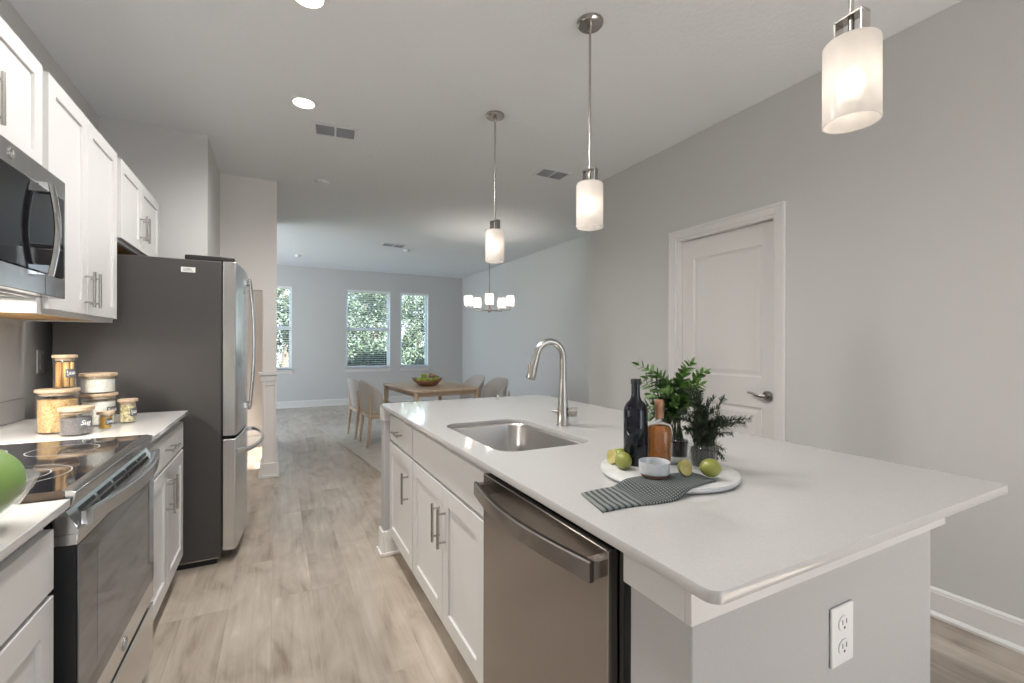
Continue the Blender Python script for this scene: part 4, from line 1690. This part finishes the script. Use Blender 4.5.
JZ = T + 0.0006
jar('wide glass jar of golden grain, the largest, under the pasta jar', (-0.778, 2.448, JZ), 0.062, 0.172, 0.125, M_cereal)
jar('tall narrow glass jar of dried pasta standing on the largest jar', (-0.764, 2.470, JZ + 0.1726), 0.034, 0.135, 0.1, M_spag, spaghetti=True, text='~', turn=0.55)
jar('low glass jar of dark seeds in front of the largest jar', (-0.690, 2.340, JZ), 0.049, 0.107, 0.062, M_dark, text='Sug', turn=0.55)
jar('lower glass jar of white grains in the stack beside the pasta jar', (-0.689, 2.589, JZ), 0.059, 0.138, 0.095, M_rice, text='~', turn=0.85)
jar('upper glass jar of white grains in the stack beside the pasta jar', (-0.691, 2.589, JZ + 0.1386), 0.059, 0.086, 0.055, M_rice)
jar('smallest glass jar, of golden honey, in front of the stack', (-0.626, 2.430, JZ), 0.024, 0.074, 0.048, M_honey, text='~', turn=0.5)
jar('small glass jar of mixed pasta shapes nearest the refrigerator', (-0.591, 2.592, JZ), 0.031, 0.106, 0.075, M_beans, text='~', turn=0.75)

# glass bowl with big green fruit on the near worktop
BC = (-0.538, 1.190)
gb = thing('glass_bowl', 'clear glass bowl on the near left worktop', 'bowl', (BC[0], BC[1], T))
G().lathe([(0, 0.0006), (0.05, 0.0006), (0.056, 0.004), (0.10, 0.042), (0.122, 0.078), (0.128, 0.094), (0.1255, 0.094), (0.119, 0.080), (0.096, 0.046), (0.05, 0.009), (0, 0.008)],
          (BC[0], BC[1], T), 56).build('bowl_body', M_glass, gb, smooth=True)
ap = thing('green_apple', 'large green fruit filling the glass bowl', 'fruit', (BC[0], BC[1], T + 0.02))
g = G()
g.ball((BC[0] + 0.006, BC[1] + 0.004, T + 0.090), 0.103, 40, 24, (1.0, 1.0, 0.76))
g.build('fruit_body', M_green, ap, smooth='all')

# ------------------------------------------------------------------ pendants
def make_pendant(label, x, y, rz, zbot):
    pd = thing('pendant_light', label, 'lamp', (0, 0, 0), group='frosted glass pendants over the island')
    zb = zbot - H                    # bottom of the shade relative to the ceiling
    hs = 0.205
    G().lathe([(0, 0), (0.062, 0), (0.062, -0.012), (0.054, -0.020), (0.012, -0.022), (0.010, -0.05), (0, -0.05)], (0, 0, 0), 36).build('ceiling_canopy', M_nickel, pd, smooth=True)
    G().cyl((0, 0, -0.04), (0, 0, zb + hs + 0.070), 0.0058, 14).build('rod', M_nickel, pd, smooth=True)
    g = G()
    g.box(-0.035, 0.035, -0.017, 0.017, zb + hs + 0.066, zb + hs + 0.072)
    g.box(-0.035, -0.029, -0.017, 0.017, zb + hs + 0.004, zb + hs + 0.066)
    g.box(0.029, 0.035, -0.017, 0.017, zb + hs + 0.004, zb + hs + 0.066)
    g.build('bracket', M_nickel, pd, bevel=0.0012)
    g = G()
    g.lathe([(0, zb + hs + 0.066), (0.007, zb + hs + 0.066), (0.007, zb + hs + 0.018), (0.026, zb + hs + 0.014), (0.038, zb + hs + 0.009), (0.038, zb + hs + 0.004), (0, zb + hs + 0.004)], (0, 0, 0), 24)
    g.build('socket_cup', M_nickel, pd, smooth=True)
    RS = 0.063
    G().lathe([(0.010, zb + hs + 0.003), (RS - 0.004, zb + hs + 0.003), (RS, zb + hs - 0.002), (RS, zb), (RS - 0.004, zb), (RS - 0.004, zb + hs - 0.003), (0.010, zb + hs)],
              (0, 0, 0), 48).build('glass_shade', M_frost, pd, smooth=True)
    G().lathe([(0, zb + 0.145), (0.012, zb + 0.140), (0.028, zb + 0.110), (0.030, zb + 0.092), (0.020, zb + 0.068), (0, zb + 0.060)],
              (0, 0, 0), 24).build('bulb', M_bulb, pd, smooth='all')
    pd.location = (x, y, H - 0.0002)
    pd.rotation_euler.z = rz
    return pd


make_pendant('middle pendant of the row of three over the island', 1.316, 1.733, math.radians(-62), 1.800)
make_pendant('farthest pendant of the three, hanging over the far end of the island', 1.290, 2.729, math.radians(-75), 1.796)
make_pendant('nearest and largest-looking pendant, at the upper right over the island', 1.322, 0.635, math.radians(-95), 1.822)

# ------------------------------------------------------------------ chandelier
cx, cy = 2.52, 5.50
zc = 1.69
ch = thing('chandelier', 'brushed nickel five-light chandelier over the dining table', 'lamp', (cx, cy, H))
G().lathe([(0, 0), (0.062, 0), (0.062, -0.012), (0.054, -0.02), (0, -0.022)], (cx, cy, H - 0.0003), 32).build('ceiling_canopy', M_nickel, ch, smooth=True)
G().cyl((cx, cy, H - 0.02), (cx, cy, zc + 0.03), 0.006, 12).build('rod', M_nickel, ch, smooth=True)
G().lathe([(0, 0.05), (0.012, 0.05), (0.026, 0.035), (0.028, 0.0), (0.018, -0.015), (0, -0.018)], (cx, cy, zc), 24).build('hub', M_nickel, ch, smooth=True)
for k in range(5):
    a = math.atan2(-5.5, -2.52) + 2 * PI * k / 5
    dx_, dy_ = math.cos(a), math.sin(a)
    R_ = 0.288
    pth = [(cx + dx_ * q, cy + dy_ * q, zc + 0.012 + 0.0 * q) for q in (0.02, 0.1, 0.18, R_ - 0.012)]
    pth += [(cx + dx_ * R_, cy + dy_ * R_, zc + 0.022), (cx + dx_ * R_, cy + dy_ * R_, zc + 0.05)]
    ar = G().tube(pth, 0.006, 10)
    ar.lathe([(0, 0.048), (0.022, 0.048), (0.030, 0.060), (0, 0.062)], (cx + dx_ * R_, cy + dy_ * R_, zc), 20)
    arm = ar.build('arm', M_nickel, ch, smooth=True)
    bx, by = cx + dx_ * R_, cy + dy_ * R_
    sh = G().lathe([(0, 0.063), (0.046, 0.063), (0.052, 0.068), (0.052, 0.200), (0.049, 0.200), (0.049, 0.070), (0, 0.066)], (bx, by, zc), 32).build('glass_shade', M_frost, arm, smooth=True)
    G().lathe([(0, 0.075), (0.012, 0.085), (0.024, 0.130), (0.020, 0.150), (0, 0.165)], (bx, by, zc), 16).build('bulb', M_bulb2, arm, smooth='all')

# ------------------------------------------------------------------ ceiling fittings
def can_light(label, x, y, on=True, r=0.062):
    t = thing('recessed_light', label, 'lamp', (x, y, H))
    G().lathe([(r, 0), (r + 0.022, 0), (r + 0.020, -0.006), (r, -0.004)], (x, y, H - 0.0004), 40).build('trim_ring', M_white_pl, t, smooth=True)
    G().lathe([(0, -0.0022), (r - 0.001, -0.0022), (r - 0.001, -0.0004), (0, -0.0004)], (x, y, H - 0.0004), 40).build('lens', M_can, t)
    spot_light('recessed_lamp_glow', (x, y, H - 0.03), (x, y, 0), CANW, math.radians(168), (1.0, 0.97, 0.93), 0.7, 0.06)
    return t


CANW = 33
can_light('recessed ceiling light in front of the left air vent', 0.150, 3.157)
can_light('recessed ceiling light at the top edge of the picture', 0.121, 2.185)
can_light('unseen recessed ceiling light added to brighten the near end of the aisle', 0.10, 1.15)  # added out of view to continue the row and brighten the aisle


def vent(label, x, y, w, d, rotz, dark=True):
    t = thing('ceiling_vent', label, 'vent', (x, y, H), rotz)
    o_ = ORIG[t.name]

    def lb(x0, x1, y0, y1, z0, z1):
        g.box(x0 + x, x1 + x, y0 + y, y1 + y, z0 + H, z1 + H)
    g = G()
    e = 0.022
    lb(-w / 2, w / 2, -d / 2, -d / 2 + e, -0.008, -0.0004)
    lb(-w / 2, w / 2, d / 2 - e, d / 2, -0.008, -0.0004)
    lb(-w / 2, -w / 2 + e, -d / 2 + e, d / 2 - e, -0.008, -0.0004)
    lb(w / 2 - e, w / 2, -d / 2 + e, d / 2 - e, -0.008, -0.0004)
    lb(-0.008, 0.008, -d / 2 + e, d / 2 - e, -0.008, -0.0004)
    g.build('frame', M_white_pl, t, bevel=0.002)
    g = G()
    lb(-w / 2 + e, w / 2 - e, -d / 2 + e, d / 2 - e, -0.002, -0.0006)
    g.build('duct_opening', M_ventd if dark else M_white_pl, t)
    g = G()
    n = max(4, int((d - 2 * e) / 0.018))
    for k in range(n):
        yy = -d / 2 + e + (k + 0.5) * (d - 2 * e) / n
        for (xa, xb) in ((-w / 2 + e + 0.002, -0.010), (0.010, w / 2 - e - 0.002)):
            lb(xa, xb, yy - 0.003, yy + 0.002, -0.0075, -0.0022)
    g.build('louvres', mat('vent_louvre', (0.42, 0.44, 0.48), 0.5), t)
    return t


spot_light('hall_fill_light', (-1.2, 5.6, H - 0.05), (-1.0, 5.6, 0), 14, math.radians(160), (1.0, 0.95, 0.9), 0.7, 0.08)  # added fill for the enclosed hall, with no lamp fitted
spot_light('hall_sun_patch_spot', (-2.2, 5.2, 2.3), (-0.33, 5.70, 0), 600, math.radians(21), (1.0, 0.98, 0.95), 0.2, 0.02)  # added spotlight standing in for a sun patch on the floor

vent('white air vent with two louvred halves, left of the pendants', 0.372, 3.47, 0.30, 0.20, -0.1)
vent('white air vent between the far and middle pendants', 2.185, 3.43, 0.30, 0.20, 0.0)
vent('distant white air vent over the dining room', 1.60, 7.05, 0.36, 0.20, 0.1, False)


def detector(name, label, x, y, r):
    t = thing(name, label, 'smoke detector', (x, y, H))
    G().lathe([(0, 0), (r, 0), (r, -0.012), (r * 0.9, -0.022), (0, -0.022)], (x, y, H - 0.0004), 32).build('base', M_white_pl, t, smooth=True)
    G().lathe([(0, -0.022), (r * 0.66, -0.022), (r * 0.66, -0.034), (r * 0.55, -0.040), (0, -0.040)], (x, y, H - 0.0004), 32).build('cover', M_white_pl, t, smooth=True)
    return t


detector('smoke_detector', 'round white smoke detector behind the left air vent', 0.374, 4.586, 0.062)
detector('smoke_detector', 'distant round smoke detector near the dining windows, at left', 0.322, 8.58, 0.055)
detector('smoke_detector', 'distant round smoke detector beside the dining room vent', 1.86, 7.28, 0.055)

# ------------------------------------------------------------------ dining furniture
RT = math.radians(5.0)
tcx, tcy = 1.735, 5.62
TT = 0.722
tb = thing('dining_table', 'light oak dining table with rounded corners', 'table', (tcx, tcy, 0), RT)


def loc_build(gobj, name, m, parent, **kw):
    """gobj coordinates are local to parent"""
    off = origin_of(parent)
    for v in gobj.bm.verts:
        v.co += off
    return gobj.build(name, m, parent, **kw)


tw_, tl_ = 0.87, 1.24
g = G()
pts = rrect(-tw_ / 2, tw_ / 2, -tl_ / 2, tl_ / 2, 0.10, 8)
g.prism(pts, TT - 0.026, TT)
loc_build(g, 'table_top', M_oak, tb, bevel=0.006)
g = G()
for (a, b, c_, d_) in ((-tw_ / 2 + 0.06, tw_ / 2 - 0.06, -tl_ / 2 + 0.07, -tl_ / 2 + 0.09), (-tw_ / 2 + 0.06, tw_ / 2 - 0.06, tl_ / 2 - 0.09, tl_ / 2 - 0.07),
                       (-tw_ / 2 + 0.06, -tw_ / 2 + 0.08, -tl_ / 2 + 0.09, tl_ / 2 - 0.09), (tw_ / 2 - 0.08, tw_ / 2 - 0.06, -tl_ / 2 + 0.09, tl_ / 2 - 0.09)):
    g.box(a, b, c_, d_, TT - 0.080, TT - 0.0265)
loc_build(g, 'apron', M_oak, tb)
for sx_ in (-1, 1):
    for sy_ in (-1, 1):
        g = G()
        x_, y_ = sx_ * (tw_ / 2 - 0.05), sy_ * (tl_ / 2 - 0.06)
        g.tube([(x_, y_, TT - 0.027), (x_, y_, 0.35), (x_ + sx_ * 0.012, y_ + sy_ * 0.012, 0.013)], 0.028, 14, scale=[1.0, 0.95, 0.6])
        loc_build(g, 'leg', M_oak, tb, smooth=True)


def make_chair():
    t = thing('dining_chair', 'x', 'chair', (0, 0, 0), group='upholstered dining chairs around the table')
    # faces +X; origin at the middle of the back legs on the floor
    W = 0.46
    D = 0.46
    hs = 0.42

    def legp(x, y, x2, y2, top):
        g = G()
        g.tube([(x, y, 0.012), (x * 0.5 + x2 * 0.5, y * .5 + y2 * .5, top * 0.5), (x2, y2, top)], 0.021, 12, scale=[0.62, 0.95, 1.0])
        return g
    for s in (-1, 1):
        g = G()
        g.tube([(-0.03, s * (W / 2 - 0.02), 0.012), (0.0, s * (W / 2 - 0.02), 0.28), (0.008, s * (W / 2 - 0.015), 0.42), (-0.01, s * (W / 2 - 0.012), 0.64)],
               0.021, 12, scale=[0.65, 1.0, 1.05, 0.5])
        g.build('leg', M_oak, t, smooth=True)
        g = G()
        g.tube([(D + 0.01, s * (W / 2 - 0.03), 0.012), (D - 0.01, s * (W / 2 - 0.03), 0.40)], 0.020, 12, scale=[0.65, 1.0])
        g.build('leg', M_oak, t, smooth=True)
    g = G()
    g.box(-0.005, D, -W / 2 + 0.005, -W / 2 + 0.035, 0.355, 0.398)
    g.box(-0.005, D, W / 2 - 0.035, W / 2 - 0.005, 0.355, 0.398)
    g.box(-0.005, 0.025, -W / 2 + 0.035, W / 2 - 0.035, 0.355, 0.398)
    g.box(D - 0.03, D, -W / 2 + 0.035, W / 2 - 0.035, 0.355, 0.398)
    g.build('seat_frame', M_oak, t, bevel=0.006)
    g = G()
    g.prism(rrect(0.02, D + 0.02, -W / 2 + 0.012, W / 2 - 0.012, 0.05, 6), 0.399, 0.455)
    g.build('seat_cushion', M_fabric, t, bevel=0.018, seg=3)
    # curved shell back
    g = G()
    n, m_ = 22, 8
    outer, inner = [], []
    for i in range(n + 1):
        u = -1 + 2 * i / n
        a = u * math.radians(98)
        co, ci = [], []
        top = 0.80 - 0.13 * max(0, abs(u) - 0.35) ** 1.5 / 0.65 ** 1.5 - 0.03 * u * u
        for j in range(m_ + 1):
            v = j / m_
            z = 0.40 + (top - 0.40) * v
            lean = -0.055 * v
            ex = 1.0 + 0.06 * v
            hw = W / 2 + 0.012
            x = 0.17 - 0.19 * math.cos(a) * 1.0
            y = hw * math.sin(a) / math.sin(math.radians(90)) * ex
            th = 0.034 * (1 - 0.35 * v)
            nx, ny = -math.cos(a), math.sin(a)
            co.append(g.bm.verts.new((x + lean, y, z)))
            ci.append(g.bm.verts.new((x + lean - nx * th, y - ny * th, z + (0.008 if j == m_ else 0))))
        outer.append(co)
        inner.append(ci)
    for i in range(n):
        for j in range(m_):
            g.bm.faces.new([outer[i][j], outer[i + 1][j], outer[i + 1][j + 1], outer[i][j + 1]])
            g.bm.faces.new([inner[i][j], inner[i][j + 1], inner[i + 1][j + 1], inner[i + 1][j]])
        for j in (0, m_):
            g.bm.faces.new([outer[i][j], outer[i + 1][j], inner[i + 1][j], inner[i][j]])
    for i in (0, n):
        for j in range(m_):
            g.bm.faces.new([outer[i][j], outer[i][j + 1], inner[i][j + 1], inner[i][j]])
    o = g.build('curved_backrest', M_fabric, t, smooth='all')
    sd = o.modifiers.new('subd', 'SUBSURF')
    sd.levels = 1
    sd.render_levels = 1
    return t


ch0 = make_chair()
chairs = [((0.975, 5.76, 0), -0.08 + RT + 0.04, 'grey upholstered dining chair on the left of the table, nearer the island'),
          ((0.915, 6.34, 0), RT, 'grey upholstered dining chair on the left of the table, farther from the island'),
          ((2.64, 5.42, 0), PI + RT, 'grey upholstered dining chair on the right of the table, nearer the island'),
          ((2.59, 6.05, 0), PI + RT, 'grey upholstered dining chair on the right of the table, farther from the island')]
for i, (l, r_, lb_) in enumerate(chairs):
    o = ch0 if i == 0 else copy_tree(ch0)
    o.location = l
    o.location.z = 0.0
    o.rotation_euler.z = r_
    o['label'] = lb_
    o.location.z = 0.0122 - 0.0119

rug = G()
rp = [(0.575, 7.15), (0.905, 4.36), (3.45, 4.66), (3.15, 7.45)]
rug.prism([(p[0], p[1]) for p in rp], 0.0005, 0.011)
tag(rug.build('area_rug', M_rug, None, bevel=0.003), 'pale grey woven rug under the dining table', 'rug')

# fruit bowl
fbx, fby = 1.69, 5.56
fb = thing('fruit_bowl', 'shallow brown wooden bowl on the dining table', 'bowl', (fbx, fby, TT))
g = G()
n = 48
prof = [(0.0, 0.001), (0.08, 0.001), (0.115, 0.014), (0.168, 0.055), (0.198, 0.090), (0.191, 0.090), (0.160, 0.060), (0.105, 0.024), (0, 0.016)]
g.lathe(prof, (fbx, fby, TT), n)
for v in g.bm.verts:
    r_ = math.hypot(v.co.x - fbx, v.co.y - fby)
    if r_ > 0.12:
        a = math.atan2(v.co.y - fby, v.co.x - fbx)
        v.co.z += 0.010 * math.cos(2 * (a + YAW)) * (r_ - 0.12) / 0.05
g.build('bowl_body', M_bowlw, fb, smooth='all')
rr = random.Random(11)
vx = Vector((math.cos(YAW), -math.sin(YAW), 0))
vy = Vector((math.sin(YAW), math.cos(YAW), 0))
fruits = [(-0.085, -0.03, 0.065, 'leftmost green apple in the wooden bowl'), (-0.025, -0.07, 0.064, 'green apple at the front of the wooden bowl'),
          (0.045, -0.06, 0.065, 'green apple at the front right of the wooden bowl'), (0.100, -0.015, 0.068, 'rightmost green apple in the wooden bowl'),
          (-0.045, 0.035, 0.078, 'green apple at the back left of the wooden bowl'), (-0.035, -0.012, 0.112, 'topmost green apple in the wooden bowl')]
for (a, b, z, lb_) in fruits:
    c = Vector((fbx, fby, TT)) + vx * (a * 1.15) + vy * (b * 1.15) + Vector((0, 0, z * 1.15))
    t = thing('green_apple', lb_, 'fruit', tuple(c), group='fruit in the wooden bowl')
    G().lathe([(0, -0.030), (0.014, -0.033), (0.030, -0.023), (0.039, -0.002), (0.037, 0.016), (0.023, 0.031), (0.011, 0.032), (0, 0.024)], tuple(c), 24).build('apple_flesh', M_apple, t, smooth='all')
    G().cyl((c.x, c.y, c.z + 0.021), (c.x + 0.003, c.y, c.z + 0.036), 0.0014, 6).build('stalk', M_bark, t)
for (a, b, z, lb_) in ((0.040, 0.005, 0.110, 'brown russet fruit at the top of the wooden bowl'), (0.080, 0.075, 0.083, 'brown russet fruit at the back right of the wooden bowl')):
    c = Vector((fbx, fby, TT)) + vx * (a * 1.15) + vy * (b * 1.15) + Vector((0, 0, z * 1.15))
    t = thing('russet_pear', lb_, 'fruit', tuple(c), group='fruit in the wooden bowl')
    g = G()
    g.lathe([(0, -0.034), (0.018, -0.033), (0.034, -0.018), (0.036, -0.004), (0.026, 0.018), (0.017, 0.036), (0.008, 0.044), (0, 0.044)], (0, 0, 0), 24)
    m3 = Matrix.Rotation(1.35, 3, 'Y')
    for v in g.bm.verts:
        v.co = m3 @ v.co + c
    g.build('pear_flesh', M_pear, t, smooth='all')
    e_ = m3 @ Vector((0, 0, 0.044)) + c
    G().cyl(e_, e_ + m3 @ Vector((0, 0, 0.014)), 0.0014, 6).build('stalk', M_bark, t)

# ------------------------------------------------------------------ outside the dining windows
M_tree = [noise_on(mat('tree_leaf_%s' % n_, c_, 0.6), 1.6, 0.0, 0.001, mix=(d_, e_)) for n_, c_, d_, e_ in
          (('mid', (.2, .26, .13), (0.05, 0.075, 0.04), (0.085, 0.11, 0.065)), ('pale', (.3, .35, .22), (0.06, 0.085, 0.045), (0.11, 0.135, 0.085)))]
tag(G().box(-14, 18, YF + 0.3, 34, -0.35, -0.25).build('lawn', noise_on(mat('grass', (0.20, 0.26, 0.10), 0.9), 9, 0.0, 0.001, mix=((0.13, 0.19, 0.06), (0.28, 0.34, 0.15))), None),
    'green lawn outside the dining windows', 'lawn', kind='stuff')


def tree(label, x, y, h, rad, mi, seed, n=2600):
    rn = random.Random(seed)
    t = thing('garden_tree', label, 'tree', (x, y, -0.25), group='leafy trees outside the dining windows')
    G().tube([(x, y, -0.2495), (x, y, -0.05), (x + 0.1, y, h * 0.3), (x, y + 0.1, h * 0.7)], 0.14, 10, scale=[1, 1, 0.8, 0.4]).build('trunk', M_bark, t, smooth='all')
    g = G()
    clumps = [(x + rn.uniform(-1, 1) * rad * 0.75, y + rn.uniform(-1, 1) * rad * 0.7, rn.uniform(-0.02 + rad * 0.5, h - rad * 0.3), rn.uniform(0.45, 0.9) * rad * 0.55) for _ in range(46)]
    for k in range(int(n * 3.2)):
        c = clumps[k % len(clumps)]
        d = Vector((rn.gauss(0, 1), rn.gauss(0, 1), rn.gauss(0, 1))).normalized()
        p = Vector(c[:3]) + d * c[3] * rn.uniform(0.7, 1.05)
        q = (d + Vector((rn.uniform(-1, 1), rn.uniform(-1, 1), rn.uniform(-1, .6)))).normalized()
        leaf(g, p, q, Vector((rn.uniform(-1, 1), rn.uniform(-1, 1), 1)), rn.uniform(0.08, 0.13), rn.uniform(0.04, 0.07))
    g.build('foliage', M_tree[mi], t, recalc=False)
    return t


tree('leafy tree outside the leftmost dining window', 0.2, 16.0, 4.4, 1.1, 0, 1)
tree('full leafy tree in the middle of the widest window', 2.95, 16.0, 4.6, 1.15, 1, 2, 3000)
tree('leafy tree with sky above it in the narrow right window', 5.45, 19.5, 3.5, 1.05, 1, 4, 3000)
tree('tall tree standing far behind the others in the widest window', 4.1, 24.5, 6.2, 1.9, 0, 5, 3600)
tree('low shrub under the widest window', 2.15, 12.8, 1.35, 0.75, 0, 6, 1500)
tree('low shrub under the narrow right window', 4.0, 12.8, 1.25, 0.6, 0, 7, 1300)
